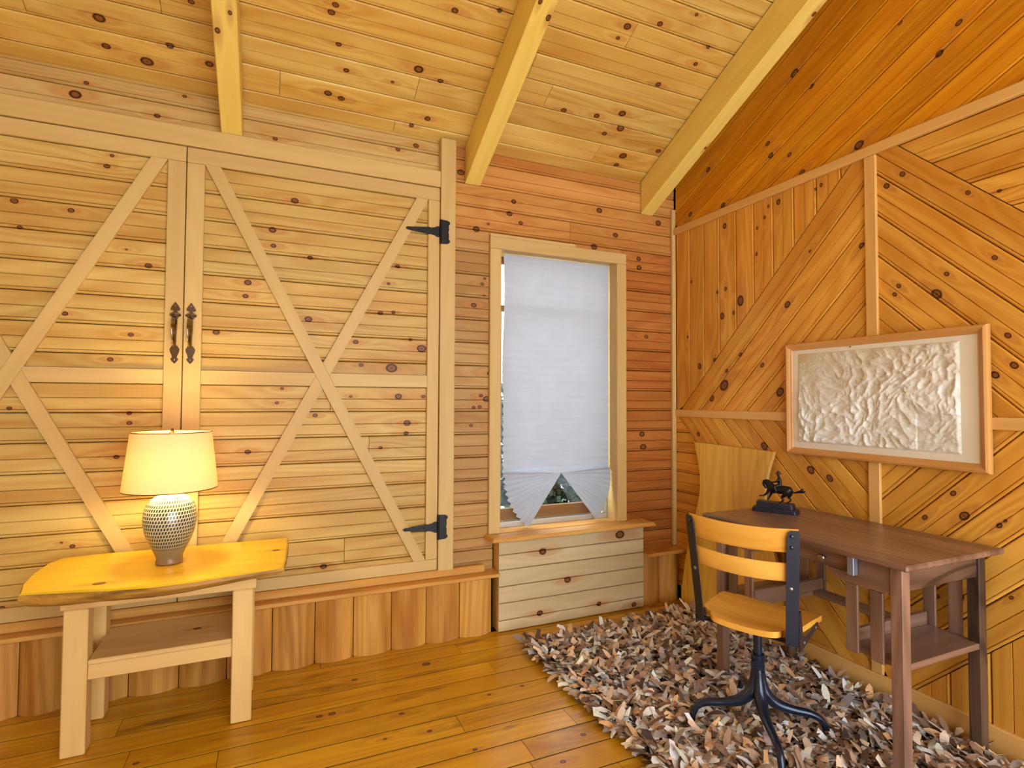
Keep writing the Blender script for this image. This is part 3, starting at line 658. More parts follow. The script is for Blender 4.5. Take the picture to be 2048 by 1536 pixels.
# ------------------------------------------------------------------ slab-topped bench
def bench():
    b = empty('slab_bench', (-.38, 2.62, 0), 'small pine bench with a live edge slab top left of the window', 'bench')
    top = .655
    out = [(-.789, 2.438), (-.818, 2.55), (-.832, 2.70), (-.826, 2.84), (-.80, 2.905), (-.69, 2.925), (-.50, 2.92), (-.17, 2.915), (.087, 2.912), (.079, 2.70), (.070, 2.55), (.057, 2.405), (-.03, 2.39), (-.151, 2.372), (-.265, 2.352), (-.39, 2.350), (-.514, 2.368), (-.622, 2.398), (-.70, 2.416)]
    P = [Vector((x, y, 0)) for x, y in out]; pp = []
    for i in range(len(P)):
        pp.append(P[i]); n_ = P[(i+1) % len(P)]
        pp.append((P[i]*.5+n_*.5))
    c = sum(pp, Vector())/len(pp); n = len(pp); V = []
    rings = [(0, -.006), (-.006, 0), (-.022, .002), (-.040, -.010), (-.050, -.030)]
    for z, o in rings:
        z += top; zz_ = z
        for p in pp:
            z = top+(zz_-top)*(1.0 if p.y > 2.5 else 1.06 if p.x < -.4 else 1.06-.5*min(1, (p.x+.4)/.45))
            d = (p-c).normalized(); w_ = (noise.noise(p*9)*.006 if z < top-.01 and p.y < 2.5 else 0)
            V.append((p.x+d.x*(o+w_), p.y+d.y*(o+w_), z+(noise.noise(p*5+Vector((3, 0, 0)))*.006 if z < top-.03 and p.y < 2.5 else 0)))
    F = [[k*n+(i+1) % n, k*n+i, (k+1)*n+i, (k+1)*n+(i+1) % n] for k in range(len(rings)-1) for i in range(n)]
    F += [list(range(n)), [(len(rings)-1)*n+i for i in range(n)][::-1]]
    F = [f[::-1] for f in F] if False else F
    s = add('slab_top', V, F, b, M_BTOP, 'x'); s.data.materials.append(M_EDGE)
    for i_ in range(n, len(F)-2): s.data.polygons[i_].material_index = 1
    cx = (min(v[0] for v in V)+max(v[0] for v in V))/2; cy = (min(v[1] for v in V)+max(v[1] for v in V))/2
    s['k0'] = [-.565-cx, 2.455-cy, .016]; s['k1'] = [.03-cx, 2.69-cy, .012]
    for x0, x1 in ((-.694, -.617), (-.133, -.056)):
        for y0, y1 in ((2.545, 2.620), (2.80, 2.875)):
            box('leg', (x0, y0, .002), (x1, y1, .541), b, M_BENCH, 'z', .004)
    o = box('apron', (-.705, 2.545, .5415), (-.045, 2.59, .6045), b, M_BENCH, 'x', .003); o['k0'] = [-.28, 0.0, .016]
    box('apron', (-.705, 2.83, .5415), (-.045, 2.875, .6045), b, M_BENCH, 'x', .003)
    for x0, x1 in ((-.69, -.645), (-.105, -.06)): box('apron', (x0, 2.5905, .5415), (x1, 2.8295, .6045), b, M_BENCH, 'y', .003)
    box('rail', (-.6165, 2.552, .272), (-.1335, 2.592, .3285), b, M_BENCH, 'x', .003)
    box('rail', (-.6165, 2.83, .272), (-.1335, 2.87, .3285), b, M_BENCH, 'x', .003)
    for x0, x1 in ((-.69, -.65), (-.10, -.06)): box('rail', (x0, 2.6205, .272), (x1, 2.7995, .3285), b, M_BENCH, 'y', .003)
    o = box('shelf', (-.6165, 2.549, .329), (-.1335, 2.872, .347), b, M_BENCH, 'x', .003); o['k0'] = [.1, 0.01, .012]
bench()

# ------------------------------------------------------------------ table lamp
def lamp():
    cx, cy, z0 = -.375, 2.655, .6555
    L = empty('table_lamp', (cx, cy, z0), 'lit table lamp with a cream shade and speckled stoneware base on the bench', 'lamp')
    prof = [(.044, 0), (.049, .003), (.050, .010), (.047, .020), (.050, .034), (.062, .060), (.078, .095), (.090, .130), (.0965, .165), (.098, .190), (.095, .215), (.087, .240), (.072, .262), (.050, .277), (.026, .285), (.016, .288)]
    V, F = lathe(prof, 48, (0, 0, 0)); Mx = Matrix.Translation((cx, cy, z0))
    me = bpy.data.meshes.new('vase_base'); me.from_pydata(V, [], F); me.update(); me.materials.append(M_VASE)
    me.polygons.foreach_set('use_smooth', [True]*len(me.polygons)); me.set_sharp_from_angle(angle=math.radians(50))
    reg(bpy.data.objects.new('vase_base', me), Mx, L)
    V, F = lathe([(.011, .286), (.011, .300), (.013, .302), (.013, .330), (.009, .335)], 16); add('socket', V, F, L, M_WHITE, 'x', Mx, True, sharp=40)
    # shade with real thickness and thin trim rings
    zb, zt, rb_, rt_ = .305, .538, .172, .146
    V = []; F = []; n = 56
    pr = [(rb_, zb), (rt_, zt), (rt_-.0012, zt), (rb_-.0012, zb)]
    for r, z in [(rb_+(rt_-rb_)*i/6, zb+(zt-zb)*i/6) for i in range(7)]:
        for i in range(n):
            a = 2*math.pi*i/n; V.append((r*math.cos(a), r*math.sin(a), z))
    F = [[k*n+i, k*n+(i+1) % n, (k+1)*n+(i+1) % n, (k+1)*n+i] for k in range(6) for i in range(n)]
    sh = add('shade', V, F, L, M_SHADE, 'x', Mx, True)
    for r, z in ((rb_, zb), (rt_, zt)):
        ring = [(r*math.cos(2*math.pi*i/n), r*math.sin(2*math.pi*i/n), z) for i in range(n)]; V = []; F = []
        for i, p in enumerate(ring):
            d = Vector((p[0], p[1], 0)).normalized()
            for k in range(6):
                a = k*math.pi/3; V.append((p[0]+d.x*.0016*math.cos(a), p[1]+d.y*.0016*math.cos(a), z+.0022*math.sin(a)))
        F = [[i*6+k, ((i+1) % n)*6+k, ((i+1) % n)*6+(k+1) % 6, i*6+(k+1) % 6] for i in range(n) for k in range(6)]
        add('trim_ring', V, F, sh, M_BRASS, 'x', Mx, True)
    hp = [(.006*math.cos(a), .07*math.sin(a), .40+.14*math.cos(a)) for a in [math.pi+.55+(2*math.pi-1.1)*i/20 for i in range(21)]]
    parts = [tube(hp, .0016, 6), tube([(0, -rt_, zt-.002), (0, 0, zt-.002), (0, rt_, zt-.002)], .0016, 6), tube([(-rt_, 0, zt-.002), (0, 0, zt-.002), (rt_, 0, zt-.002)], .0016, 6), lathe([(.004, zt-.004), (.007, zt+.004), (.005, zt+.012), (.001, zt+.016)], 10)]
    V, F = merge(*parts); add('harp', V, F, L, M_BRASS, 'x', Mx)
    V, F = lathe([(.010, .336), (.014, .345), (.026, .365), (.030, .385), (.028, .402), (.018, .416), (.004, .421)], 20); add('bulb', V, F, L, M_BULB, 'x', Mx, True)
    # flex running down behind
    V, F = tube(smooth_path([(0, .046, .012), (.02, .10, .003), (.01, .17, .003), (.0, .262, .004)], 5), .003, 6); add('cord', V, F, L, M_BRASS, 'x', Mx)
lamp()

# ------------------------------------------------------------------ dark library desk
def desk():
    x0, x1, y0, y1 = 1.985, 2.485, 1.195, 2.055; zt = .785
    d = empty('library_desk', (2.235, 1.625, 0), 'dark stained oak desk with slatted book shelves at both ends', 'desk')
    box('desk_top', (1.937, 1.150, .764), (2.521, 2.097, zt), d, M_DESK, 'y', .005)
    lw = .043
    for lx_ in (x0, x1-lw):
        for ly in (y0, y1-lw): box('leg', (lx_, ly, .0085), (lx_+lw, ly+lw, .7635), d, M_OAK if lx_ > 2.2 else M_DESK, 'z', .003)
    for ly in (y0+.008, y1-.028):
        box('end_rail', (x0+lw, ly, .674), (x1-lw, ly+.02, .7635), d, M_OAK, 'x', .002)
    box('back_rail', (x1-.03, y0+lw, .66), (x1-.008, y1-lw, .7635), d, M_DESK, 'y', .002)
    # front: side aprons with curved knee-hole corners, drawer between
    ys, ye = y0+lw, y1-lw; cy = (ys+ye)/2; dw = .235
    for s in (-1, 1):
        e = ys if s < 0 else ye; i_ = cy+s*dw
        ar = [(i_-s*(.085-.085*math.sin(a)), .655+.033*(1-math.cos(a))) for a in [k*math.pi/16 for k in range(8, -1, -1)]]
        a_out = [(e, .655), (i_+s*.0, .655)] + [(i_-s*.085*math.sin(a), .655+.034*(1-math.cos(a))) for a in [k*math.pi/16 for k in range(1, 9)]] + [(i_-s*.085, .6925), (i_, .6925), (i_, .7635), (e, .7635)]
        V, F = prism(a_out if s < 0 else a_out[::-1], x0+.006, x0+.026, 'yz'); add('front_apron', V, F, d, M_DESK, 'y')
    dr = box('drawer', (x0+.003, cy-dw+.003, .695), (x0+.02, cy+dw-.003, .7600), d, M_DESK, 'y', .002)
    for ky in (cy-.141, cy+.141):
        V, F = lathe([(.006, 0), (.006, .008), (.010, .012), (.0145, .018), (.0145, .022), (.010, .027), (.002, .029)], 18)
        add('knob', V, F, dr, M_KNOB, 'x', Matrix.Translation((x0+.003, ky, .726)) @ Matrix.Rotation(-math.pi/2, 4, 'Y'), True)
    box('bracket', (x0-.022, 1.352, .692), (x0+.0025, 1.378, .7625), d, M_CLIP, 'z', .002)
    # book shelves at the two ends
    for s in (-1, 1):
        a, b = (y0+.004, y0+.21) if s < 0 else (y1-.21, y1-.004)
        box('shelf', (x0+.02, a, .405), (x1-.02, b, .427), d, M_DESK, 'x', .003)
        ib = (b-.018, b) if s < 0 else (a, a+.018)
        box('shelf_back', (x0+.024, ib[0], .4275), (x1-.024, ib[1], .478), d, M_DESK, 'x', .002)
        for k in (0, 1):
            ya = (y0+.072+k*.092) if s < 0 else (y1-.072-.048-k*.092)
            box('slat', (x0+.008, ya, .402), (x0+.0195, ya+.048, .6545), d, M_DESK, 'z', .003)
            box('slat', (x1-.0195, ya, .402), (x1-.008, ya+.048, .6595), d, M_DESK, 'z', .003)
    box('stretcher', (x1-.10, y0+.2105, .405), (x1-.03, y1-.2105, .427), d, M_DESK, 'y', .003)
desk()

# ------------------------------------------------------------------ swivel school chair
def chair():
    ang = math.radians(22.9); Mx = Matrix.Translation((1.805, 1.645, 0)) @ Matrix.Rotation(ang, 4, 'Z')
    c = empty('swivel_chair', (0, 0, 0), 'swivelling school chair with honey wood seat and blue black steel frame', 'chair', M=Mx)
    # seat
    nx, ny = 16, 16; V = []; F = []
    def surf(t, s):
        # squircle outline
        a = math.hypot(t, s) or 1; m = max(abs(t), abs(s)); k = m/a
        f = 1 - .19*(1-(1-k)*0 - 1) if False else 1
        rr = 1-.26*max(0, (min(abs(t), abs(s))-.55)/.45)**2*m if m > 0 else 1
        t2, s2 = t*rr, s*rr
        x = .022+.190*t2
        hw = .172+.018*(t2+1)/2*1.9
        y = hw*s2
        z = .472+.020*(abs(s2)**2.2)*(1-.5*max(0, t2))-.010*math.exp(-((t2+.25)/.4)**2)*(1-s2*s2)-.012*max(0, t2-.5)**2*4+.010*max(0, -t2-.4)
        return x, y, z
    for top in (1, 0):
        for i in range(nx+1):
            for j in range(ny+1):
                x, y, z = surf(-1+2*i/nx, -1+2*j/ny); V.append((x, y, z-(0 if top else .022)))
    m = ny+1; N = (nx+1)*m
    for i in range(nx):
        for j in range(ny):
            a = i*m+j; F.append([a, a+m, a+m+1, a+1]); F.append([N+a, N+a+1, N+a+m+1, N+a+m])
    bd = [j for j in range(ny+1)] + [i*m+ny for i in range(1, nx+1)] + [nx*m+j for j in range(ny-1, -1, -1)] + [i*m for i in range(nx-1, 0, -1)]
    for a, b in zip(bd, bd[1:]+bd[:1]): F.append([a, b, N+b, N+a])
    add('seat', V, F, c, M_SEAT, 'y', Mx, True, sharp=40)
    # back slats
    def bslat(z0, z1, xb):
        n = 14; V = []; F = []; pr = [(-.008, .1), (-.003, 0), (.003, 0), (.008, .1), (.008, .9), (.003, 1), (-.003, 1), (-.008, .9)]
        for i in range(n+1):
            t = -1+2*i/n
            for p, h in pr:
                z = z0+(z1-z0)*h
                lean = -.115*(z-.47)
                hw = .182+.055*(z-.47)
                e = 1-.0*t
                V.append((xb+lean-.042*(1-t*t)+p, hw*t, z-.006*(1-t*t)))
        k = len(pr)
        for i in range(n):
            for j in range(k): F.append([i*k+j, i*k+(j+1) % k, (i+1)*k+(j+1) % k, (i+1)*k+j])
        F.append(list(range(k))[::-1]); F.append([n*k+j for j in range(k)])
        add('back_slat', V, F, c, M_SEAT, 'y', Mx, True, sharp=40)
    bslat(.790, .876, -.126); bslat(.682, .750, -.126)
    # side frames: rear post running down into a foot along the seat edge
    for s in (-1, 1):
        tx, ty = .46, s*.888                    # along the slat, outwards
        nx_, ny_ = -.888, s*.46                 # back and outwards
        def pc(z): return -.146-.115*(z-.47), s*(.170+.055*(z-.47))
        zs_ = [.446, .50, .56, .62, .70, .78, .84, .862, .872]
        V = []; F = []
        for z in zs_:
            cx, cy = pc(z); e = 0 if z < .85 else (.004 if z < .87 else .012)
            i0, i1 = -.020+e, .018-e*.3; th = .005; fl = .024-e
            P_ = [(i0, 0), (i0, -th), (i1+th, -th), (i1+th, fl), (i1, fl), (i1, 0)]     # (along, forward)
            for al, fwd in P_: V.append((cx+tx*al-nx_*fwd, cy+ty*al-ny_*fwd, z))
        k = 6
        for i in range(len(zs_)-1):
            for j in range(k): F.append([i*k+j, i*k+(j+1) % k, (i+1)*k+(j+1) % k, (i+1)*k+j])
        F.append(list(range(k))[::-1]); F.append([(len(zs_)-1)*k+j for j in range(k)])
        yo = s*.196
        foot = [(-.140, .430), (-.10, .428), (.03, .444), (.085, .456), (.098, .466), (.088, .475), (.0, .468), (-.075, .466), (-.098, .480), (-.108, .52), (-.120, .57), (-.140, .57)]
        fv, ff = prism(foot, min(yo, yo-s*.005), max(yo, yo-s*.005), 'xz')
        V, F = merge((V, F), (fv, ff))
        fr = add('side_frame', V, F, c, M_STEEL, 'z', Mx)
        for z in (.852, .812, .66):
            cx, cy = pc(z); V, F = lathe([(.0075, 0), (.0075, .0015), (.005, .004), (.001, .005)], 10)
            p_ = Vector((cx-tx*.004+nx_*.005, cy-ty*.004+ny_*.005, z))
            Rm = Vector((0, 0, 1)).rotation_difference(Vector((nx_, ny_, 0))).to_matrix().to_4x4()
            add('rivet', V, F, fr, M_STEEL if z > .76 else M_RIVET, 'x', Mx @ Matrix.Translation(p_) @ Rm)
        for x, z in ((-.085, .448), (.06, .460)):
            V, F = lathe([(.0065, 0), (.0065, .0015), (.004, .0035), (.001, .004)], 10)
            add('rivet', V, F, fr, M_RIVET, 'x', Mx @ Matrix.Translation((x, yo, z)) @ Matrix.Rotation(-s*math.pi/2, 4, 'X'))
        box('seat_bar', (-.12, min(0, s*.184), .4385), (-.085, max(0, s*.184), .4455), c, M_STEEL, 'y', .002, Mx)
    V, F = lathe([(.06, .436), (.06, .449), (.03, .449)], 20); add('seat_plate', V, F, c, M_STEEL, 'x', Mx @ Matrix.Translation((.0, 0, -.004)), True, sharp=30)
    V, F = lathe([(.017, .20), (.017, .435)], 18); add('column', V, F, c, M_STEEL, 'z', Mx, True, sharp=30)
    V, F = merge(lathe([(.024, .20), (.024, .262), (.026, .264), (.026, .276), (.024, .278), (.0245, .300), (.026, .302), (.026, .318), (.022, .322)], 20), tube([(-.024, .006, .292), (-.038, .010, .292)], .008, 8))
    add('collar', V, F, c, M_STEEL, 'z', Mx, True, sharp=30)
    for k, (a, rr) in enumerate(((144, .254), (-35.4, .252), (56.7, .290), (-122.7, .290))):
        a = math.radians(a)-ang; ca, sa = math.cos(a), math.sin(a)
        pr = [(.012, .262), (.014, .215), (.028, .165), (.070, .128), (.130, .112), (rr-.060, .104), (rr-.022, .085), (rr-.004, .050), (rr, .022)]
        path = smooth_path([(ca*r, sa*r, z) for r, z in pr], 4)
        V, F = tube(path, lerp_list([.013, .019, .025, .022, .0165, .0145, .0135, .0125, .012], len(path)), 12)
        lg = add('leg', V, F, c, M_STEEL, 'x', Mx, True, sharp=50)
        V, F = lathe([(.010, .0085), (.0145, .0105), (.0145, .030), (.0125, .034)], 14, (ca*rr, sa*rr, 0)); add('foot_cap', V, F, lg, M_RUBBER, 'x', Mx, True, sharp=40)
chair()

# ------------------------------------------------------------------ horse and rider bronze
def statue():
    d = Vector((.472, -.882, 0)).normalized(); cxy = Vector((2.292, 1.972, .7855))
    nrm = Vector((0, 0, 1)).cross(d)          # local y
    Mx = rot((tuple(d), tuple(nrm), (0, 0, 1)), tuple(cxy))
    s = empty('horse_statue', (0, 0, 0), 'dark bronze horse and hatted rider on a blue grey base', 'statue', M=Mx)
    def step(hx, hy, z0, z1, b, jit):
        o = []
        for i in range(28):
            a = 2*math.pi*i/28; ex = .28
            x = hx*math.copysign(abs(math.cos(a))**ex, math.cos(a)); y = hy*math.copysign(abs(math.sin(a))**ex, math.sin(a))
            j = 1+jit*noise.noise(Vector((x*60, y*60, z0*50))); o.append((x*j, y*j))
        V = []; F = []; n = 28
        for z, k in ((z0, 1), (z0+(z1-z0)*.75, .985), (z1, .95)):
            V += [(x*k, y*k, z) for x, y in o]
        F = [[r*n+i, r*n+(i+1) % n, (r+1)*n+(i+1) % n, (r+1)*n+i] for r in range(2) for i in range(n)] + [list(range(n))[::-1], [2*n+i for i in range(n)]]
        return V, F
    V, F = step(.104, .045, .0, .021, .004, .02); add('plinth', V, F, s, M_BBASE, 'x', Mx)
    # rocky ground, higher at the front
    V, F = step(.086, .033, .0215, .046, .004, .05)
    V = [(x, y, z + (max(0, -x)*.06+.003*noise.noise(Vector((x*80, y*80, 3))) if z > .03 else 0)) for x, y, z in V]
    add('ground', V, F, s, M_BBASE, 'x', Mx)
    # one skin over horse body, neck, head, legs and tail
    def shape(name, limbs, mat, vox, parent=s):
        parts = []
        for P, rad in limbs:
            path = smooth_path(P, 5); parts.append(tube(path, lerp_list(rad, len(path)), 12))
        V, F = merge(*parts); o = add(name, V, F, parent, mat, 'x', Mx, True)
        m = o.modifiers.new('skin', 'REMESH'); m.mode = 'VOXEL'; m.voxel_size = vox; m.use_smooth_shade = True
        sm = o.modifiers.new('soft', 'SMOOTH'); sm.iterations = 2; sm.factor = .5
        return o
    horse = [
        ([(.076, 0, .105), (.062, 0, .110), (.035, 0, .112), (.0, 0, .112), (-.022, 0, .118), (-.034, 0, .120)], [.008, .021, .0215, .0205, .0215, .014]),
        ([(-.018, 0, .122), (-.030, 0, .139), (-.042, 0, .146), (-.052, 0, .142)], [.019, .0145, .0115, .0095]),
        ([(-.050, 0, .143), (-.052, 0, .134), (-.047, 0, .122), (-.040, 0, .112)], [.0095, .010, .0075, .0055]),
        ([(-.054, .004, .146), (-.060, .006, .152)], [.003, .001]), ([(-.054, -.004, .146), (-.060, -.006, .152)], [.003, .001]),
        ([(-.026, -.010, .112), (-.036, -.012, .092), (-.050, -.012, .078), (-.064, -.011, .075), (-.073, -.011, .072)], [.010, .0065, .0042, .0034, .004]),
        ([(-.018, .010, .110), (-.022, .012, .088), (-.029, .012, .072), (-.036, .012, .058), (-.041, .012, .055)], [.010, .0065, .0042, .0034, .004]),
        ([(.056, -.011, .108), (.046, -.013, .090), (.032, -.013, .077), (.038, -.013, .064), (.024, -.012, .052), (.018, -.012, .049)], [.015, .0105, .006, .0042, .0034, .004]),
        ([(.064, .011, .106), (.062, .013, .088), (.056, .013, .076), (.067, .013, .066), (.054, .012, .050), (.047, .012, .047)], [.015, .0105, .006, .0042, .0034, .004]),
        ([(.074, 0, .106), (.086, 0, .103), (.104, 0, .108), (.122, 0, .111), (.134, 0, .116)], [.0045, .004, (.004, .0095), (.004, .011), .0015]),
        ([(.104, 0, .110), (.118, 0, .120), (.130, 0, .127)], [.003, .004, .001]),
    ]
    shape('horse', horse, M_BRONZE, .0022)
    rider = [
        ([(.018, 0, .128), (.020, 0, .145), (.018, 0, .160), (.016, 0, .172)], [(.010, .012), (.0095, .011), (.010, .013), .005]),
        ([(.016, 0, .172), (.0145, 0, .180), (.014, 0, .188)], [.0045, .0068, .006]),
        ([(.016, -.012, .164), (.008, -.016, .152), (-.006, -.011, .147), (-.018, -.006, .146)], [.005, .0045, .0036, .003]),
        ([(.016, .012, .164), (.010, .016, .152), (.000, .011, .146), (-.012, .006, .145)], [.005, .0045, .0036, .003]),
        ([(.016, -.012, .132), (.000, -.020, .124), (.008, -.022, .106), (.002, -.022, .098), (-.008, -.022, .096)], [.009, .007, .005, .0042, .0035]),
        ([(.016, .012, .132), (.000, .020, .124), (.008, .022, .106), (.002, .022, .098), (-.008, .022, .096)], [.009, .007, .005, .0042, .0035]),
    ]
    r = shape('rider', rider, M_BRONZE, .0019)
    V, F = lathe([(.004, .1905), (.0165, .1890), (.0165, .1908), (.0085, .1918), (.0075, .2000), (.002, .2030)], 16, (.014, 0, 0)); add('hat', V, F, r, M_BRONZE, 'x', Mx, True, sharp=40)
statue()

# ------------------------------------------------------------------ framed relief map
def relief():
    xo = XR-.0145
    m = empty('relief_map', (xo, 1.633, 1.055), 'framed cream raised relief map of mountains hanging above the desk', 'map')
    y0, y1, z0, z1 = 1.183, 2.085, 1.056, 1.634; fw_ = .036
    pr = [(0, 0), (0, .014), (.004, .024), (.012, .028), (.020, .022), (.026, .016), (.032, .013), (.036, .008), (.036, 0)]
    def rail(a, b, inward, along):
        V = []; n = len(pr)
        for end, (cy_, cz) in ((0, a), (1, b)):
            for o, h in pr:
                k = (1 if end == 0 else -1)
                V.append((xo-h, cy_+inward[0]*o+k*along[0]*o, cz+inward[1]*o+k*along[1]*o))
        F = [[i, i+1, n+i+1, n+i] for i in range(n-1)] + [list(range(n)), [n+i for i in range(n)][::-1]]
        add('frame_rail', V, F, m, M_FRAME, (0, along[0], along[1]))
    rail((y0, z1), (y1, z1), (0, -1), (1, 0)); rail((y0, z0), (y1, z0), (0, 1), (1, 0))
    rail((y0, z0), (y0, z1), (1, 0), (0, 1)); rail((y1, z0), (y1, z1), (-1, 0), (0, 1))
    box('mat_board', (xo-.006, y0+.03, z0+.03), (xo-.001, y1-.03, z1-.03), m, M_MAT, 'y', .0005)
    # raised relief: ridged terrain, flatter towards the upper left (far) corner
    nu, nv = 230, 142; ya, yb, za, zb = 2.018, 1.283, 1.122, 1.578
    V = []; F = []; C_ = []
    for j in range(nv+1):
        for i in range(nu+1):
            u, v = i/nu, j/nv
            p = Vector((u*1.6, v, .0))
            wv = Vector((noise.noise(p*2.2), noise.noise(p*2.2+Vector((7, 3, 0))), 0))*.14
            q_ = p+wv
            r1 = 1-abs(noise.noise(q_*6.5)); r2 = 1-abs(noise.noise(q_*14+Vector((4, 4, 0)))); r3 = 1-abs(noise.noise(q_*28)); r4 = 1-abs(noise.noise(q_*55))
            mass = .5+.5*noise.noise(q_*1.9+Vector((2, 9, 0)))
            amp = min(1, max(.08, 1.25-((v-.35)*1.1+(.5-u)*.75)*1.1 if v+.8*(.6-u) > .62 else 1)) * (.45+.75*mass)
            h = (r1**2*.5+r2**2*.27*r1+r3**2*.16*r2+r4**2*.08*r2)*amp
            if u > .78 and v < .35: h *= .6
            ed = min(u, 1-u, v*.62, (1-v)*.62)/.012
            V.append((xo-.0065-.024*h*min(1, max(0, ed)), ya+(yb-ya)*u, za+(zb-za)*v))
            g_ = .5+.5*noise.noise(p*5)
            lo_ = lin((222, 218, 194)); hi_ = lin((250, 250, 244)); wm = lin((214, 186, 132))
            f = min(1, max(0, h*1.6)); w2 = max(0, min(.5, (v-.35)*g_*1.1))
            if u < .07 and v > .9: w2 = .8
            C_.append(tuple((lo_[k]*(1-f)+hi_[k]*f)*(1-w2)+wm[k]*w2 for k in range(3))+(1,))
    w_ = nu+1
    for j in range(nv):
        for i in range(nu): a = j*w_+i; F.append([a, a+1, a+w_+1, a+w_])
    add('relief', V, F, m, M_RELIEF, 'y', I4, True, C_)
    V, F = lathe([(.0035, 0), (.003, .004), (.001, .005)], 8); add('screw', V, F, m, M_BRASS, 'x', Matrix.Translation((xo-.0065, 1.735, 1.593)) @ Matrix.Rotation(-math.pi/2, 4, 'Y'))
relief()

# ------------------------------------------------------------------ waisted wooden panel leaning in the corner
def panel():
    p = empty('waisted_panel', (2.47, 2.48, 0), 'tall honey wood panel with a curved waist leaning in the corner behind the desk', 'wooden panel')
    H = [(0.004, .405), (.15, .395), (.30, .372), (.45, .335), (.60, .285), (.75, .247), (.86, .250), (.95, .270), (1.02, .295), (1.055, .306)]
    def hw(z):
        for (a, wa), (b, wb) in zip(H, H[1:]):
            if a <= z <= b: return wa+(wb-wa)*(z-a)/(b-a)
        return H[-1][1]
    nz, ny = 26, 12; V = []; F = []; T = .020; cyy = 2.47
    for side in (0, 1):
        for i in range(nz+1):
            z = .002+(1.056-.002)*i/nz
            for j in range(ny+1):
                t = -1+2*j/ny; y = cyy+hw(z)*t*(1 if t > 0 else 1.0)
                if y > 2.905: y = 2.905
                x = 2.478+.026*(z/1.06)+.012*(1-t*t)+(T if side else 0) - (.0 if z < .8 else .0)
                V.append((x, y, z-.010*(1+t)*.5*(z/1.06)*(-1)))
    m = ny+1; N = (nz+1)*m; F2 = []
    for i in range(nz):
        for j in range(ny):
            a = i*m+j; F.append([a, a+m, a+m+1, a+1]); F.append([N+a, N+a+1, N+a+m+1, N+a+m])
    bd = list(range(m)) + [i*m+ny for i in range(1, nz+1)] + [nz*m+j for j in range(ny-1, -1, -1)] + [i*m for i in range(nz-1, 0, -1)]
    add('board_face', V, F, p, M_PANEL, 'z', I4, True)
    E = []
    for a, b in zip(bd, bd[1:]+bd[:1]): E.append([a, b, N+b, N+a])
    use = sorted(set(k for f in E for k in f)); mp_ = {k: i for i, k in enumerate(use)}
    add('board_edge', [V[k] for k in use], [[mp_[k] for k in f] for f in E], p, M_PEDGE, 'z', I4)
panel()

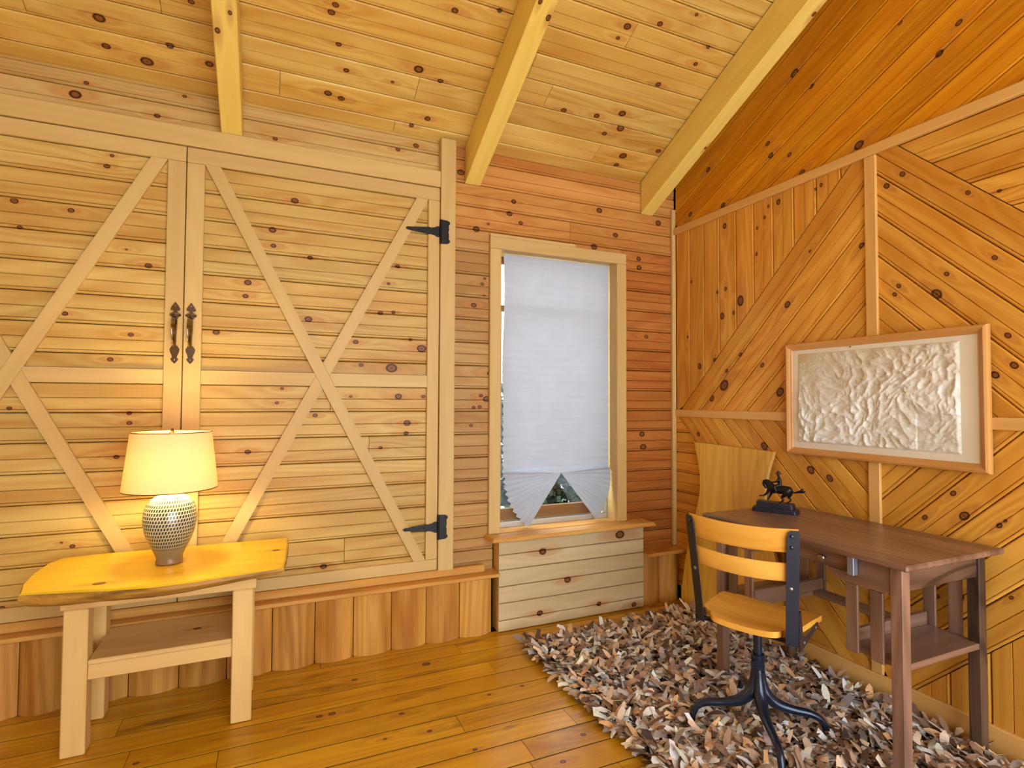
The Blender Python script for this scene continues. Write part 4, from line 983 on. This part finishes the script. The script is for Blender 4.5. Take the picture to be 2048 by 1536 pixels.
# ------------------------------------------------------------------ shaggy leather rug
def rug():
    x0, x1, y0, y1 = 1.285, 2.475, .93, 2.735
    r = empty('shag_rug', (1.88, 1.83, 0), 'shaggy rug of brown and cream leather scraps under the desk and chair', 'rug')
    box('backing', (x0+.01, y0+.01, .0012), (x1-.01, y1-.01, .008), r, M_RUGBASE, 'y', .002)
    rr = random.Random(3)
    pal = [((169, 135, 111), 5), ((142, 110, 87), 4), ((200, 164, 135), 5), ((227, 194, 163), 5), ((250, 225, 196), 4), ((250, 250, 230), 5.1), ((113, 88, 73), 3), ((188, 173, 163), 4), ((221, 216, 216), 3.4), ((155, 145, 142), 3), ((250, 250, 250), 3.5999999999999996), ((250, 250, 250), 2.7), ((237, 190, 137), 3), ((85, 67, 61), 2)]
    cum = [c for c, wgt in pal for _ in range(int(wgt*5))]
    V = []; F = []; C_ = []
    N_ = 8500
    for k in range(N_):
        x = rr.uniform(x0, x1); y = rr.uniform(y0, y1)
        edge = min(x-x0, y1-y)
        if edge < .03 and rr.random() < .0: continue
        th = rr.uniform(0, 2*math.pi)
        if x-x0 < .05 and rr.random() < .8: th = math.pi+rr.gauss(0, .6)
        if y1-y < .05 and rr.random() < .8: th = math.pi/2+rr.gauss(0, .6)
        L = rr.uniform(.042, .088); wd = rr.uniform(.008, .0165); rise = rr.uniform(.05, .85); curl = rr.uniform(-1.5, .1); tw = rr.uniform(-.9, .9)
        tip = rr.choice((.2, .35, .6, .85)); z = .006+rr.random()**1.5*.026; c = lin(rr.choice(cum)); j = rr.uniform(.75, 1.2); c = (c[0]*j, c[1]*j, c[2]*j, 1)
        px, pz = 0., z; a = rise; segs = 4; base = len(V); d = (math.cos(th), math.sin(th)); nn = (-d[1], d[0])
        for s in range(segs+1):
            t = s/segs; w_ = wd*(.5+rr.uniform(.2, .75)*t*(1-t)*4 if s < segs else tip); ro = tw*t
            for sg in (-1, 1):
                ox = sg*w_*math.cos(ro); oz = sg*w_*math.sin(ro)
                V.append((x+d[0]*px+nn[0]*ox, y+d[1]*px+nn[1]*ox, max(.0035, pz+oz))); C_.append(c)
            px += math.cos(a)*L/segs; pz += math.sin(a)*L/segs; a += curl/segs*1.0
        for s in range(segs): b = base+2*s; F.append([b, b+2, b+3, b+1])
    o = add('leather_scraps', V, F, r, M_LEATHER, 'x', I4, True, C_); o['kind'] = 'stuff'
rug()

# ------------------------------------------------------------------ shrubs outside the window
def shrub(cx, cy, rz, rad, label, seed):
    rr = random.Random(seed)
    s = empty('garden_shrub', (cx, cy, -.6), label, 'shrub')
    V, F = merge(*[tube([(cx, cy, -.6), (cx+dx*.4, cy+dy*.3, rz*.5), (cx+dx, cy+dy, rz)], [.03, .02, .006], 6) for dx, dy in ((.2, .1), (-.25, .0), (.05, -.2), (0, .2))])
    add('stem', V, F, s, M_SASH, 'z')
    V = []; F = []; C_ = []
    for k in range(9000):
        u = Vector((rr.gauss(0, 1), rr.gauss(0, 1), rr.gauss(0, 1))).normalized()*rad*rr.uniform(.5, 1.0)
        p = Vector((cx+u.x, cy+u.y*.8, rz*.55+u.z*1.05))
        g = Vector((rr.gauss(0, 1), rr.gauss(0, 1)-.6, rr.gauss(0, .6))).normalized(); b = Vector((rr.gauss(0, 1), rr.gauss(0, 1), rr.gauss(0, 1))).cross(g).normalized()
        L = rr.uniform(.05, .10); w_ = L*.34; n = len(V)
        for q_ in (p, p+g*L*.5+b*w_, p+g*L, p+g*L*.5-b*w_): V.append(tuple(q_))
        F.append([n, n+1, n+2, n+3]); c = lin(rr.choice([(20, 36, 14), (30, 50, 20), (44, 66, 30), (14, 26, 12), (62, 84, 44), (26, 32, 24)])); C_ += [c]*4
    add('foliage', V, F, s, M_LEAF, 'x', I4, False, C_)
shrub(2.1, 4.6, 1.0, .95, 'dense green leafy shrub seen through the gap of the blind', 5)
shrub(4.1, 5.6, .9, .9, 'darker leafy shrub right of the one in the blind gap', 9)
shrub(.2, 5.6, .9, .9, 'leafy shrub left of the one in the blind gap', 12)
